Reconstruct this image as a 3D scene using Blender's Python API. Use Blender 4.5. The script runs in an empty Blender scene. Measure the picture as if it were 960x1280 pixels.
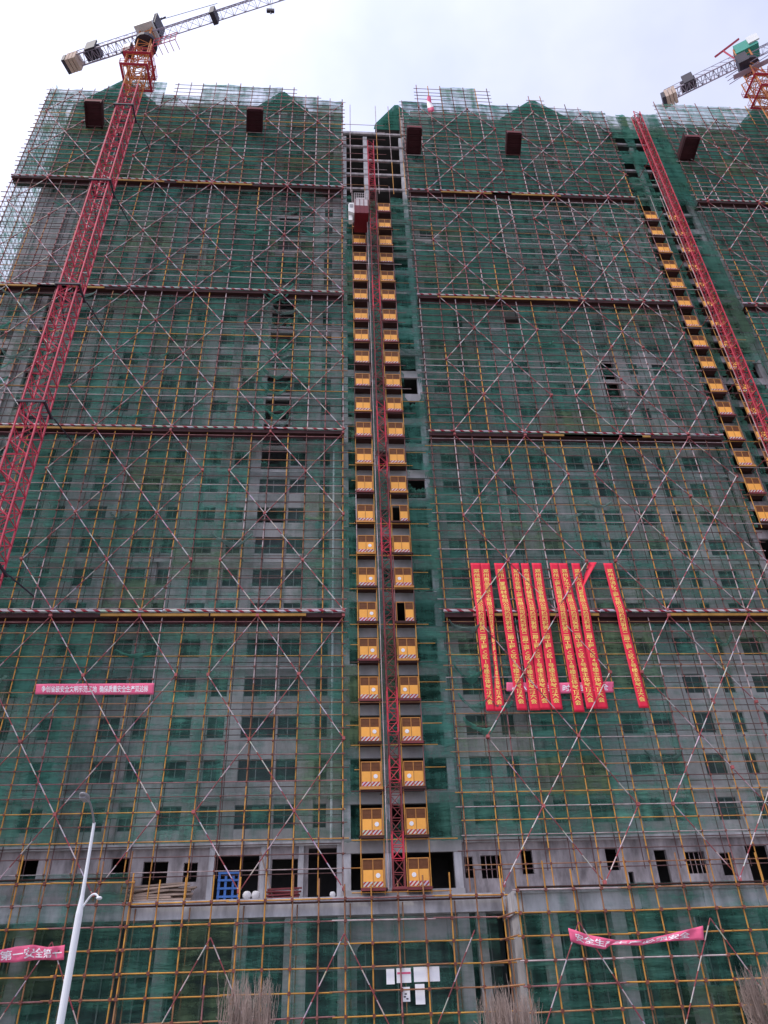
import bpy, math, random
from mathutils import Vector, Matrix, Quaternion
import numpy as np

# ------------------------------------------------------------------ camera, sky, sun, exposure
SC = bpy.context.scene
COL = SC.collection
FPX, YAW, PITCH, ROLL = 960.0, 0.08172594, 0.60560945, -0.03831752
CAM = Vector((-4.0399, -50.6834, 1.6))
_f = Vector((math.sin(YAW) * math.cos(PITCH), math.cos(YAW) * math.cos(PITCH), math.sin(PITCH)))
_r = Vector((math.cos(YAW), -math.sin(YAW), 0))
_u = _r.cross(_f)
_r2 = _r * math.cos(ROLL) + _u * math.sin(ROLL)
_u2 = -_r * math.sin(ROLL) + _u * math.cos(ROLL)
cd = bpy.data.cameras.new('camera')
cam = bpy.data.objects.new('camera', cd)
COL.objects.link(cam)
m = Matrix.Identity(4)
for i in range(3):
    m[i][0], m[i][1], m[i][2], m[i][3] = _r2[i], _u2[i], -_f[i], CAM[i]
cam.matrix_world = m
cd.sensor_fit = 'VERTICAL'
cd.sensor_height = 36.0
cd.lens = 36.0 * FPX / 1280.0
cd.clip_end = 3000
SC.camera = cam

SUN_DIR = Vector((-0.45, -0.28, 0.85)).normalized()
world = bpy.data.worlds.new('World')
SC.world = world
world.use_nodes = True
wt = world.node_tree
for n in list(wt.nodes):
    wt.nodes.remove(n)


def wn(t, **k):
    n = wt.nodes.new(t)
    for a, b in k.items():
        setattr(n, a, b)
    return n


out = wn('ShaderNodeOutputWorld')
bg = wn('ShaderNodeBackground')
bg.inputs['Strength'].default_value = 0.1
sky = wn('ShaderNodeTexSky', sky_type='NISHITA', sun_disc=False)
sky.sun_elevation = math.asin(SUN_DIR.z)
sky.sun_rotation = math.atan2(SUN_DIR.x, SUN_DIR.y)
sky.air_density = 1.0
sky.dust_density = 4.0
tc = wn('ShaderNodeTexCoord')
noi = wn('ShaderNodeTexNoise')
noi.inputs['Scale'].default_value = 2.6
noi.inputs['Detail'].default_value = 5
noi.inputs['Roughness'].default_value = 0.55
ramp = wn('ShaderNodeValToRGB')
ramp.color_ramp.elements[0].position = 0.35
ramp.color_ramp.elements[0].color = (4.9, 5.3, 7.5, 1)
ramp.color_ramp.elements[1].position = 0.68
ramp.color_ramp.elements[1].color = (6.7, 6.9, 8.3, 1)
dot = wn('ShaderNodeVectorMath', operation='DOT_PRODUCT')
dot.inputs[1].default_value = SUN_DIR
nrm = wn('ShaderNodeVectorMath', operation='NORMALIZE')
mr = wn('ShaderNodeMapRange')
mr.inputs['From Min'].default_value = 0.45
mr.inputs['From Max'].default_value = 1.0
mr.inputs['To Min'].default_value = 1.0
mr.inputs['To Max'].default_value = 1.7
mul = wn('ShaderNodeVectorMath', operation='SCALE')
mix = wn('ShaderNodeMix', data_type='RGBA')
mix.inputs['Factor'].default_value = 0.86
wl = wt.links.new
wl(tc.outputs['Generated'], noi.inputs['Vector'])
wl(noi.outputs['Fac'], ramp.inputs['Fac'])
wl(tc.outputs['Generated'], nrm.inputs[0])
wl(nrm.outputs[0], dot.inputs[0])
wl(dot.outputs['Value'], mr.inputs['Value'])
wl(ramp.outputs['Color'], mul.inputs[0])
wl(mr.outputs['Result'], mul.inputs['Scale'])
wl(sky.outputs['Color'], mix.inputs['A'])
wl(mul.outputs[0], mix.inputs['B'])
wl(mix.outputs['Result'], bg.inputs['Color'])
wl(bg.outputs[0], out.inputs['Surface'])

sd = bpy.data.lights.new('sun', 'SUN')
sd.energy = 1.5
sd.angle = math.radians(14)
sd.color = (1.0, 0.95, 0.88)
so = bpy.data.objects.new('sun', sd)
COL.objects.link(so)
so.rotation_mode = 'QUATERNION'
so.rotation_quaternion = SUN_DIR.to_track_quat('Z', 'Y')

SC.view_settings.view_transform = 'Standard'
SC.view_settings.look = 'None'
SC.view_settings.exposure = 0.6
SC.view_settings.gamma = 1.0
SC.view_settings.use_curve_mapping = False
SC.cycles.transparent_max_bounces = 24
SC.cycles.max_bounces = 6

rnd = random.Random(7)
H = 2.95            # storey height
G0 = 9.34           # level of the lowest landing gate


def at(x, y, Y=0.0):
    """point of the plane Y that lies under pixel x, y of the 960x1280 photograph"""
    d = _f + _r2 * ((x - 480) / FPX) - _u2 * ((y - 640) / FPX)
    t = (Y - CAM.y) / d.y
    return CAM + d * t


# ------------------------------------------------------------------ materials
MATS = {}


def nodes(name):
    mt = bpy.data.materials.new(name)
    mt.use_nodes = True
    t = mt.node_tree
    b = t.nodes['Principled BSDF']
    return mt, t, b


def mat(name, col, rough=0.75, var=0.25, scale=3.0, metal=0.0, spec=0.3, col2=None, stretch=(1, 1, 1), bump=0.0, objrand=0.0):
    """principled material whose colour wanders between col*(1-var) and col (or col2) by world-space noise"""
    mt, t, b = nodes(name)
    g = t.nodes.new('ShaderNodeNewGeometry')
    mp = t.nodes.new('ShaderNodeMapping')
    mp.inputs['Scale'].default_value = stretch
    nz = t.nodes.new('ShaderNodeTexNoise')
    nz.inputs['Scale'].default_value = scale
    nz.inputs['Detail'].default_value = 6
    nz.inputs['Roughness'].default_value = 0.65
    cr = t.nodes.new('ShaderNodeValToRGB')
    cr.color_ramp.elements[0].position = 0.32
    cr.color_ramp.elements[1].position = 0.68
    a = col2 if col2 else tuple(c * (1 - var) for c in col)
    cr.color_ramp.elements[0].color = (*a, 1)
    cr.color_ramp.elements[1].color = (*col, 1)
    L = t.links.new
    L(g.outputs['Position'], mp.inputs['Vector'])
    L(mp.outputs['Vector'], nz.inputs['Vector'])
    L(nz.outputs['Fac'], cr.inputs['Fac'])
    src = cr.outputs['Color']
    if objrand:
        oi = t.nodes.new('ShaderNodeObjectInfo')
        hv = t.nodes.new('ShaderNodeHueSaturation')
        mr_ = t.nodes.new('ShaderNodeMapRange')
        mr_.inputs['To Min'].default_value = 1 - objrand
        mr_.inputs['To Max'].default_value = 1 + objrand
        L(oi.outputs['Random'], mr_.inputs['Value'])
        L(mr_.outputs['Result'], hv.inputs['Value'])
        L(src, hv.inputs['Color'])
        src = hv.outputs['Color']
    L(src, b.inputs['Base Color'])
    b.inputs['Roughness'].default_value = rough
    b.inputs['Metallic'].default_value = metal
    b.inputs['Specular IOR Level'].default_value = spec
    if bump:
        bp = t.nodes.new('ShaderNodeBump')
        bp.inputs['Strength'].default_value = bump
        bp.inputs['Distance'].default_value = 0.02
        L(nz.outputs['Fac'], bp.inputs['Height'])
        L(bp.outputs['Normal'], b.inputs['Normal'])
    MATS[name] = mt
    return mt


def stripe_mat(name, c1, c2, vec, period, fill=0.5, rough=0.6):
    """painted stripes of world-space direction vec"""
    mt, t, b = nodes(name)
    g = t.nodes.new('ShaderNodeNewGeometry')
    d = t.nodes.new('ShaderNodeVectorMath')
    d.operation = 'DOT_PRODUCT'
    d.inputs[1].default_value = vec
    q = t.nodes.new('ShaderNodeMath')
    q.operation = 'MULTIPLY'
    q.inputs[1].default_value = 1 / period
    fr = t.nodes.new('ShaderNodeMath')
    fr.operation = 'FRACT'
    gt = t.nodes.new('ShaderNodeMath')
    gt.operation = 'LESS_THAN'
    gt.inputs[1].default_value = fill
    mx = t.nodes.new('ShaderNodeMix')
    mx.data_type = 'RGBA'
    mx.inputs['A'].default_value = (*c2, 1)
    mx.inputs['B'].default_value = (*c1, 1)
    nz = t.nodes.new('ShaderNodeTexNoise')
    nz.inputs['Scale'].default_value = 1.3
    nz.inputs['Detail'].default_value = 4
    m2 = t.nodes.new('ShaderNodeMix')
    m2.data_type = 'RGBA'
    m2.blend_type = 'MULTIPLY'
    m2.inputs['Factor'].default_value = 0.7
    L = t.links.new
    L(g.outputs['Position'], d.inputs[0])
    L(d.outputs['Value'], q.inputs[0])
    L(q.outputs[0], fr.inputs[0])
    L(fr.outputs[0], gt.inputs[0])
    L(gt.outputs[0], mx.inputs['Factor'])
    L(g.outputs['Position'], nz.inputs['Vector'])
    L(mx.outputs['Result'], m2.inputs['A'])
    L(nz.outputs['Color'], m2.inputs['B'])
    L(m2.outputs['Result'], b.inputs['Base Color'])
    b.inputs['Roughness'].default_value = rough
    b.inputs['Specular IOR Level'].default_value = 0.3
    MATS[name] = mt
    return mt


def net_mat(name, col_a, col_b):
    """woven safety net: object colour alpha = how tightly it covers"""
    mt, t, b = nodes(name)
    t.nodes.remove(b)
    o = t.nodes['Material Output']
    L = t.links.new
    oi = t.nodes.new('ShaderNodeObjectInfo')
    g = t.nodes.new('ShaderNodeNewGeometry')
    mp = t.nodes.new('ShaderNodeMapping')
    mp.inputs['Scale'].default_value = (1.1, 1.0, 0.16)
    nz = t.nodes.new('ShaderNodeTexNoise')
    nz.inputs['Scale'].default_value = 0.9
    nz.inputs['Detail'].default_value = 6
    nz.inputs['Roughness'].default_value = 0.6
    mp2 = t.nodes.new('ShaderNodeMapping')
    mp2.inputs['Scale'].default_value = (0.25, 1.0, 1.6)
    nz2 = t.nodes.new('ShaderNodeTexNoise')
    nz2.inputs['Scale'].default_value = 1.2
    nz2.inputs['Detail'].default_value = 5
    cr = t.nodes.new('ShaderNodeValToRGB')
    cr.color_ramp.elements[0].position = 0.3
    cr.color_ramp.elements[1].position = 0.72
    cr.color_ramp.elements[0].color = (*col_a, 1)
    cr.color_ramp.elements[1].color = (*col_b, 1)
    L(g.outputs['Position'], mp.inputs['Vector'])
    L(mp.outputs[0], nz.inputs['Vector'])
    L(g.outputs['Position'], mp2.inputs['Vector'])
    L(mp2.outputs[0], nz2.inputs['Vector'])
    ad = t.nodes.new('ShaderNodeMath')
    ad.operation = 'ADD'
    L(nz.outputs['Fac'], ad.inputs[0])
    L(nz2.outputs['Fac'], ad.inputs[1])
    hf = t.nodes.new('ShaderNodeMath')
    hf.operation = 'MULTIPLY'
    hf.inputs[1].default_value = 0.5
    L(ad.outputs[0], hf.inputs[0])
    L(hf.outputs[0], cr.inputs['Fac'])
    tint = t.nodes.new('ShaderNodeMix')
    tint.data_type = 'RGBA'
    tint.blend_type = 'MULTIPLY'
    tint.inputs['Factor'].default_value = 1.0
    L(cr.outputs['Color'], tint.inputs['A'])
    L(oi.outputs['Color'], tint.inputs['B'])
    # opacity = alpha + (noise-0.5)*k
    sb = t.nodes.new('ShaderNodeMath')
    sb.operation = 'MULTIPLY_ADD'
    sb.inputs[1].default_value = 3.4
    sb.inputs[2].default_value = -1.76
    L(hf.outputs[0], sb.inputs[0])
    ops = t.nodes.new('ShaderNodeMath')
    ops.operation = 'ADD'
    ops.use_clamp = True
    L(sb.outputs[0], ops.inputs[0])
    L(oi.outputs['Alpha'], ops.inputs[1])
    cl = t.nodes.new('ShaderNodeClamp')
    cl.inputs['Min'].default_value = 0.12
    cl.inputs['Max'].default_value = 0.96
    L(ops.outputs[0], cl.inputs['Value'])
    df = t.nodes.new('ShaderNodeBsdfDiffuse')
    tl = t.nodes.new('ShaderNodeBsdfTranslucent')
    m1 = t.nodes.new('ShaderNodeMixShader')
    m1.inputs[0].default_value = 0.45
    tr = t.nodes.new('ShaderNodeBsdfTransparent')
    m2 = t.nodes.new('ShaderNodeMixShader')
    L(tint.outputs['Result'], df.inputs['Color'])
    lt = t.nodes.new('ShaderNodeMix')
    lt.data_type = 'RGBA'
    lt.blend_type = 'ADD'
    lt.inputs['Factor'].default_value = 1.0
    lt.inputs['B'].default_value = (0.10, 0.26, 0.22, 1)
    L(tint.outputs['Result'], lt.inputs['A'])
    L(lt.outputs['Result'], tl.inputs['Color'])
    nz3 = t.nodes.new('ShaderNodeTexNoise')
    nz3.inputs['Scale'].default_value = 2.2
    nz3.inputs['Detail'].default_value = 5
    nz3.inputs['Distortion'].default_value = 1.2
    L(mp2.outputs[0], nz3.inputs['Vector'])
    bp = t.nodes.new('ShaderNodeBump')
    bp.inputs['Strength'].default_value = 0.9
    bp.inputs['Distance'].default_value = 0.22
    L(nz3.outputs['Fac'], bp.inputs['Height'])
    L(bp.outputs['Normal'], df.inputs['Normal'])
    L(df.outputs[0], m1.inputs[1])
    L(tl.outputs[0], m1.inputs[2])
    L(cl.outputs[0], m2.inputs[0])
    L(tr.outputs[0], m2.inputs[1])
    L(m1.outputs[0], m2.inputs[2])
    L(m2.outputs[0], o.inputs['Surface'])
    MATS[name] = mt
    return mt


mat('concrete', (0.44, 0.42, 0.42), 0.9, 0.4, 0.5, bump=0.3, stretch=(1, 1, 0.5))
mat('plaster', (0.50, 0.47, 0.47), 0.9, 0.45, 0.35, bump=0.2, stretch=(1, 1, 0.35))
mat('raw_concrete', (0.52, 0.46, 0.47), 0.9, 0.68, 1.1, bump=0.4, stretch=(1, 1, 0.35))
mat('slab_edge', (0.62, 0.60, 0.62), 0.85, 0.55, 1.0, stretch=(1, 1, 0.3), bump=0.2)
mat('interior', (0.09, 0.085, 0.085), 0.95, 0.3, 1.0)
mat('glass', (0.035, 0.05, 0.05), 0.28, 0.4, 0.8, spec=0.25)
mat('window_frame', (0.20, 0.22, 0.22), 0.5, 0.2, 2.0)
net_mat('net', (0.026, 0.112, 0.082), (0.110, 0.285, 0.220))
POLE_R = [('pole_yellow', (0.62, 0.32, 0.06), (0.38, 0.15, 0.04)),
          ('pole_brown', (0.40, 0.20, 0.09), (0.22, 0.09, 0.05)),
          ('pole_red', (0.37, 0.165, 0.16), (0.15, 0.06, 0.065)),
          ('pole_dark', (0.17, 0.085, 0.08), (0.09, 0.045, 0.045)),
          ('pole_grey', (0.55, 0.47, 0.47), (0.30, 0.18, 0.18))]
for n_, a_, b_ in POLE_R:
    mat(n_, a_, 0.7, col2=b_, scale=1.1, objrand=0.22)
mat('joint', (0.46, 0.12, 0.12), 0.7, 0.5, 1.0)
mat('coupler', (0.24, 0.08, 0.06), 0.8, 0.5, 2.0)
stripe_mat('guard_stripe', (0.85, 0.80, 0.80), (0.50, 0.04, 0.07), (1.0, 0.0, 1.6), 0.85, 0.6)
stripe_mat('brace_stripe', (0.84, 0.72, 0.72), (0.48, 0.10, 0.12), (0.0, 0.0, 1.0), 1.25, 0.58)
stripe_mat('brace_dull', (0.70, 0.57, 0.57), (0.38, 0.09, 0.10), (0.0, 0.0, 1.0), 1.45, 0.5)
mat('deck_wood', (0.085, 0.035, 0.03), 0.9, 0.5, 1.2, stretch=(0.4, 3, 3))
mat('fascia', (0.06, 0.022, 0.024), 0.9, 0.5, 1.2)
mat('yellow_plank', (0.42, 0.22, 0.05), 0.8, 0.4, 1.2)
mat('gate_orange', (0.97, 0.46, 0.09), 0.55, 0.12, 1.5, objrand=0.06)
mat('gate_frame', (0.62, 0.27, 0.07), 0.6, 0.3, 2.0)
mat('gate_mesh', (0.20, 0.075, 0.03), 0.7, 0.3, 3.0)
stripe_mat('kick_stripe', (0.88, 0.84, 0.84), (0.62, 0.06, 0.06), (1.0, 0.0, -1.0), 0.26)
mat('notice', (0.86, 0.85, 0.87), 0.6, 0.1, 2.0)
mat('crane_red', (0.60, 0.065, 0.11), 0.55, 0.25, 0.7)
mat('crane_orange', (0.62, 0.22, 0.06), 0.55, 0.3, 0.7)
mat('crane_yellow', (0.60, 0.36, 0.06), 0.55, 0.3, 0.7)
mat('crane_hazy', (0.46, 0.40, 0.50), 0.55, 0.3, 0.6)  # pale jib paint, lightened further with haze put into the colour
mat('crane_white', (0.80, 0.80, 0.78), 0.5, 0.15, 0.7)
mat('crane_dark', (0.06, 0.05, 0.07), 0.6, 0.3, 0.7)
mat('crane_green', (0.06, 0.36, 0.27), 0.5, 0.2, 0.7)
mat('counterweight', (0.62, 0.47, 0.38), 0.85, 0.3, 0.8)
mat('hoist_red', (0.58, 0.05, 0.08), 0.55, 0.3, 0.7)
mat('hoist_rust', (0.22, 0.045, 0.05), 0.65, 0.4, 0.7)
mat('cage_red', (0.16, 0.008, 0.018), 0.5, 0.2, 0.7)
mat('cage_pale', (0.62, 0.55, 0.55), 0.6, 0.3, 1.0)
mat('platform_red', (0.07, 0.018, 0.024), 0.7, 0.4, 0.8)
mat('banner_red', (0.78, 0.02, 0.06), 0.65, 0.12, 0.8)
mat('banner_pink', (0.80, 0.13, 0.25), 0.65, 0.2, 1.0)
mat('text_yellow', (0.95, 0.66, 0.16), 0.6, 0.1, 1.0)
mat('text_white', (0.88, 0.82, 0.84), 0.6, 0.05, 1.0)
mat('lamp_white', (0.82, 0.82, 0.84), 0.4, 0.08, 0.8)
mat('lamp_grey', (0.30, 0.29, 0.30), 0.5, 0.1, 0.8)
mat('twig', (0.36, 0.27, 0.23), 0.9, 0.35, 0.7, objrand=0.1)
mat('plank', (0.42, 0.31, 0.25), 0.9, 0.4, 1.0, objrand=0.3)
mat('blue_paint', (0.06, 0.17, 0.48), 0.5, 0.25, 1.0)
mat('sack', (0.80, 0.78, 0.78), 0.9, 0.2, 2.0)
mat('pipe_white', (0.78, 0.80, 0.82), 0.5, 0.1, 1.0)
mat('asphalt', (0.055, 0.055, 0.058), 0.95, 0.3, 0.6)
mat('paving', (0.32, 0.31, 0.30), 0.95, 0.3, 0.8)
mat('earth', (0.28, 0.26, 0.24), 1.0, 0.3, 0.05)
mat('road_paint', (0.75, 0.75, 0.72), 0.8, 0.2, 3.0)
mat('dark_glass', (0.02, 0.035, 0.035), 0.2, 0.4, 0.4, spec=0.35)


# ------------------------------------------------------------------ helpers
class MB:
    def __init__(self):
        self.v, self.f, self.m = [], [], []
        self.cur = 0

    def box(self, x0, x1, y0, y1, z0, z1):
        b = len(self.v)
        self.v += [(x0, y0, z0), (x1, y0, z0), (x1, y1, z0), (x0, y1, z0), (x0, y0, z1), (x1, y0, z1), (x1, y1, z1), (x0, y1, z1)]
        for q in ((0, 3, 2, 1), (4, 5, 6, 7), (0, 1, 5, 4), (1, 2, 6, 5), (2, 3, 7, 6), (3, 0, 4, 7)):
            self.f.append(tuple(b + i for i in q))
            self.m.append(self.cur)
        return self

    def tube(self, a, c, r, n=5, r2=None):
        a, c = Vector(a), Vector(c)
        d = c - a
        if d.length < 1e-6:
            return self
        d.normalize()
        s = d.cross(Vector((0, 0, 1)) if abs(d.z) < 0.9 else Vector((1, 0, 0))).normalized()
        t = d.cross(s)
        b = len(self.v)
        r2 = r if r2 is None else r2
        for P, rr in ((a, r), (c, r2)):
            for k in range(n):
                w = 2 * math.pi * k / n
                self.v.append(tuple(P + s * (rr * math.cos(w)) + t * (rr * math.sin(w))))
        for k in range(n):
            j = (k + 1) % n
            self.f.append((b + k, b + j, b + n + j, b + n + k))
            self.m.append(self.cur)
        self.f.append(tuple(b + k for k in reversed(range(n))))
        self.f.append(tuple(b + n + k for k in range(n)))
        self.m += [self.cur, self.cur]
        return self

    def poly(self, pts, y0, y1):
        """extrude an x-z outline from y0 to y1"""
        b = len(self.v)
        n = len(pts)
        self.v += [(x, y0, z) for x, z in pts] + [(x, y1, z) for x, z in pts]
        self.f.append(tuple(b + k for k in range(n)))
        self.f.append(tuple(b + n + k for k in reversed(range(n))))
        for k in range(n):
            j = (k + 1) % n
            self.f.append((b + j, b + k, b + n + k, b + n + j))
        self.m += [self.cur] * (n + 2)
        return self

    def mesh(self, name, mats):
        me = bpy.data.meshes.new(name)
        me.from_pydata(self.v, [], self.f)
        for q in (mats if isinstance(mats, (list, tuple)) else [mats]):
            me.materials.append(MATS[q])
        if max(self.m or [0]) > 0:
            me.polygons.foreach_set('material_index', self.m)
        me.update()
        return me

    def build(self, name, mats, parent=None):
        return put(name, self.mesh(name, mats), parent)


def wloc(o):
    p = Vector((0, 0, 0))
    while o is not None:
        p = p + o.location
        o = o.parent
    return p


def put(name, me, parent=None, loc=None, rot=None, scale=None, material=None, color=None):
    """link a mesh; loc is in the world when given, else the mesh is already in world coordinates"""
    o = bpy.data.objects.new(name, me)
    COL.objects.link(o)
    w = Vector(loc) if loc is not None else Vector((0, 0, 0))
    if parent is not None:
        o.parent = parent
        w = w - wloc(parent)
    o.location = w
    if rot is not None:
        o.rotation_mode = 'QUATERNION'
        o.rotation_quaternion = rot
    if scale is not None:
        o.scale = scale
    if material is not None:
        o.material_slots[0].link = 'OBJECT'
        o.material_slots[0].material = MATS[material]
    if color is not None:
        o.color = color
    return o


def tag(o, label, cat, group=None):
    o['label'] = label
    o['category'] = cat
    if group:
        o['group'] = group
    return o


def thing(name, label, cat, loc=(0, 0, 0), group=None):
    o = bpy.data.objects.new(name, None)
    COL.objects.link(o)
    o.location = loc
    o.empty_display_size = 0.5
    return tag(o, label, cat, group)


def structure(o):
    o['kind'] = 'structure'
    return o


_b = MB().tube((0, 0, 0), (0, 0, 1), 1.0, 6)
POLE = _b.mesh('pole', 'pole_yellow')
for pl in POLE.polygons[:6]:
    pl.use_smooth = True


def pole(name, a, b, r, material, parent):
    a, b = Vector(a), Vector(b)
    d = b - a
    return put(name, POLE, parent, a, d.to_track_quat('Z', 'Y'), (r, r, d.length), material)


def pole_colour(z):
    """the lower lifts use freshly painted yellow tubes, the higher ones older red and rusty ones"""
    t = min(1, max(0, (z - 9) / 85))
    u = rnd.random()
    if u < max(0.04, 0.80 - 0.95 * t):
        return 'pole_yellow'
    if u < max(0.10, 0.82 - 0.80 * t):
        return 'pole_brown'
    if u < 0.88 - 0.55 * t:
        return 'pole_red'
    return 'pole_dark' if rnd.random() < 0.5 else 'pole_grey'


def net_mesh(seed, torn=0.0, nx=10, nz=8, amp=0.05, hole=None):
    """unit net panel (x 0..1, z 0..1) with folds in metres along y; torn panels lose faces and hang loose"""
    r = random.Random(seed)
    ph = [r.uniform(0, 6.28) for _ in range(6)]
    k1, k2 = r.uniform(5, 9), r.uniform(2, 5)
    mb = MB()
    cx, cz, ex, ez = r.uniform(0.35, 0.65), r.uniform(0.45, 0.75), r.uniform(0.25, 0.4), r.uniform(0.2, 0.42)
    if hole:
        cx, ex, cz, ez = hole
    for j in range(nz + 1):
        for i in range(nx + 1):
            u, w = i / nx, j / nz
            y = amp * (math.sin(k1 * u * 3 + ph[0] + 2 * w) * 0.5 + math.sin(k2 * w * 3 + ph[1] + 3 * u) + 0.6 * math.sin(9 * u * w + ph[2]))
            sag = amp * 0.5 * math.sin(math.pi * u) * (1 - w)
            x, z = u, w
            if torn:
                d = ((u - cx) / ex) ** 2 + ((w - cz) / ez) ** 2
                if d < 2.4:
                    z -= torn * 0.12 * (2.4 - d) * r.uniform(0.4, 1)
                    y += torn * r.uniform(-0.12, 0.12)
                    x += torn * r.uniform(-0.02, 0.02)
            if j == 0:
                z += r.uniform(-0.012, 0.012)
            mb.v.append((x, y - sag, z))
    for j in range(nz):
        for i in range(nx):
            u, w = (i + 0.5) / nx, (j + 0.5) / nz
            if torn:
                d = ((u - cx) / ex) ** 2 + ((w - cz) / ez) ** 2
                if d + r.uniform(-0.35, 0.35) < 1.0:
                    continue
            a = j * (nx + 1) + i
            mb.f.append((a, a + 1, a + nx + 2, a + nx + 1))
            mb.m.append(0)
    me = mb.mesh('net', 'net')
    for q in me.polygons:
        q.use_smooth = True
    return me


NETS = [net_mesh(s) for s in range(8)]
TORN = [net_mesh(50 + s, 1.0, 14, 10, 0.07) for s in range(6)]


def net(parent, x0, x1, z0, z1, y, op, tint=None, torn=False, rot=None):
    tint = tint or rnd.uniform(0.8, 1.25)
    gr = rnd.uniform(-0.08, 0.12)
    if rnd.random() < 0.18:
        gr = rnd.uniform(0.35, 0.95)      # dusty, faded panel
        tint *= 0.95
    me = rnd.choice(TORN if torn else NETS)
    if isinstance(torn, tuple):
        wd = x1 - x0
        me = net_mesh(int(x0 * 7 + z0 * 13), 0.8, 18, 12, 0.07, ((torn[0] - x0) / wd, 1.35 / wd, min(.62, max(.38, (torn[1] - z0) / (z1 - z0))), rnd.uniform(.36, .46)))
    return put('net_panel', me, parent, (x0, y, z0), rot, (x1 - x0, 1, z1 - z0), None, (tint * (1 + gr), tint, tint * (1 - 0.3 * gr), op))


# ------------------------------------------------------------------ ground
g = MB()
g.v = [(-900, -900, 0), (900, -900, 0), (900, 900, 0), (-900, 900, 0)]
g.f = [(0, 1, 2, 3)]
g.m = [0]
structure(g.build('ground', 'earth'))
structure(MB().box(-120, 120, -46, -33, -0.2, 0.004).build('road', 'asphalt'))
structure(MB().box(-120, 120, -56, -46, -0.2, 0.13).build('pavement', 'paving'))
structure(MB().box(-120, 120, -33, -4, -0.2, 0.135).build('pavement', 'paving'))
for i in range(20):
    structure(MB().box(-100 + i * 10, -96 + i * 10, -39.6, -39.45, 0.0, 0.008).build('lane_marking', 'road_paint'))

# ------------------------------------------------------------------ the building
BX0, BX1, BY, TOPZ = -36.6, 62.0, 1.3, 100.0
bld = thing('high_rise_building', 'tall grey concrete tower block under construction behind green netting', 'building', (10, BY, 0))
NF = 31


def fz(i):
    return G0 + i * H


WIN_L = [(-35.0, 1.3), (-31.6, 1.2), (-28.2, 1.6), (-26.0, 0.9), (-23.0, 1.5), (-19.1, 1.5), (-17.0, 1.0), (-14.3, 1.5), (-11.9, 1.2), (-9.0, 2.4), (-7.0, 1.4), (-4.7, 0.9)]
WIN_R = [(6.2, 1.6), (8.4, 1.0), (11.2, 0.9), (14.0, 1.6), (17.35, 1.6), (19.6, 1.4), (22.6, 1.6), (25.2, 1.0), (28.0, 1.6)]
WIN_3 = [(40.6, 1.5), (43.0, 1.0), (46.2, 1.6), (48.6, 0.9), (51.5, 1.6), (54.5, 1.5), (58.0, 1.5)]
WZ0, WZ1 = 0.85, 2.35
FRAMES = {}


def window_mesh(w):
    w = round(w, 2)
    if w not in FRAMES:
        h = WZ1 - WZ0
        a = MB()
        t = 0.06
        a.box(-w / 2, w / 2, -0.04, 0.04, 0, t).box(-w / 2, w / 2, -0.04, 0.04, h - t, h)
        a.box(-w / 2, -w / 2 + t, -0.04, 0.04, t, h - t).box(w / 2 - t, w / 2, -0.04, 0.04, t, h - t)
        a.box(-t / 2, t / 2, -0.035, 0.035, t, h - t)
        g_ = MB().box(-w / 2 + t, -t / 2, -0.012, 0.012, t, h - t).box(t / 2, w / 2 - t, -0.012, 0.012, t, h - t)
        FRAMES[w] = (a.mesh('window', 'window_frame'), g_.mesh('pane', 'glass'))
    return FRAMES[w]


far_f, far_g = MB(), MB()
DARK = {(-9.0, 11), (-9.0, 12), (-9.0, 13), (-9.0, 14), (-9.0, 16), (-9.0, 17), (-9.0, 18), (-9.0, 20), (-9.0, 22), (-9.0, 23), (-31.6, 14), (-31.6, 15), (-31.6, 16), (-31.6, 17), (-31.6, 18), (-35.0, 13), (-35.0, 15), (22.6, 14), (22.6, 15), (14.0, 17), (6.2, 21)}
SOLID = {(c_, i_) for c_ in (-35.0, -31.6) for i_ in (19, 20, 21, 22, 23)}
MISSING = {(-9.0, 16), (-9.0, 17), (-9.0, 13), (-9.0, 12), (-9.0, 23), (-9.0, 22), (-7.0, 23), (-31.6, 18), (-31.6, 17), (-31.6, 16), (-35.0, 15), (-9.0, 9), (-4.7, 24), (-4.7, 27), (-9.0, 27)}


def window_strip(c, w, y, cuts):
    """one connected wall strip with window holes: cuts = z0, sill, head, sill, head, ..., z1"""
    mb = MB()
    xs = [c - w / 2 - 0.05, c - w / 2 + 0.03, c + w / 2 - 0.03, c + w / 2 + 0.05]
    n = len(cuts)
    for z in cuts:
        mb.v += [(x, y, z) for x in xs]
    off = 4 * n
    for z in cuts:
        mb.v += [(x, y + 0.22, z) for x in xs]
    for k in range(n - 1):
        for i in range(3):
            if i == 1 and k % 2 == 1:
                p0, p1 = 4 * k, 4 * (k + 1)
                mb.f += [(p0 + 1, p1 + 1, off + p1 + 1, off + p0 + 1), (p1 + 2, p0 + 2, off + p0 + 2, off + p1 + 2), (p0 + 2, p0 + 1, off + p0 + 1, off + p0 + 2), (p1 + 1, p1 + 2, off + p1 + 2, off + p1 + 1)]
                mb.m += [0] * 4
                continue
            p = 4 * k + i
            mb.f.append((p, p + 1, p + 5, p + 4))
            mb.m.append(0)
    return mb


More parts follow.
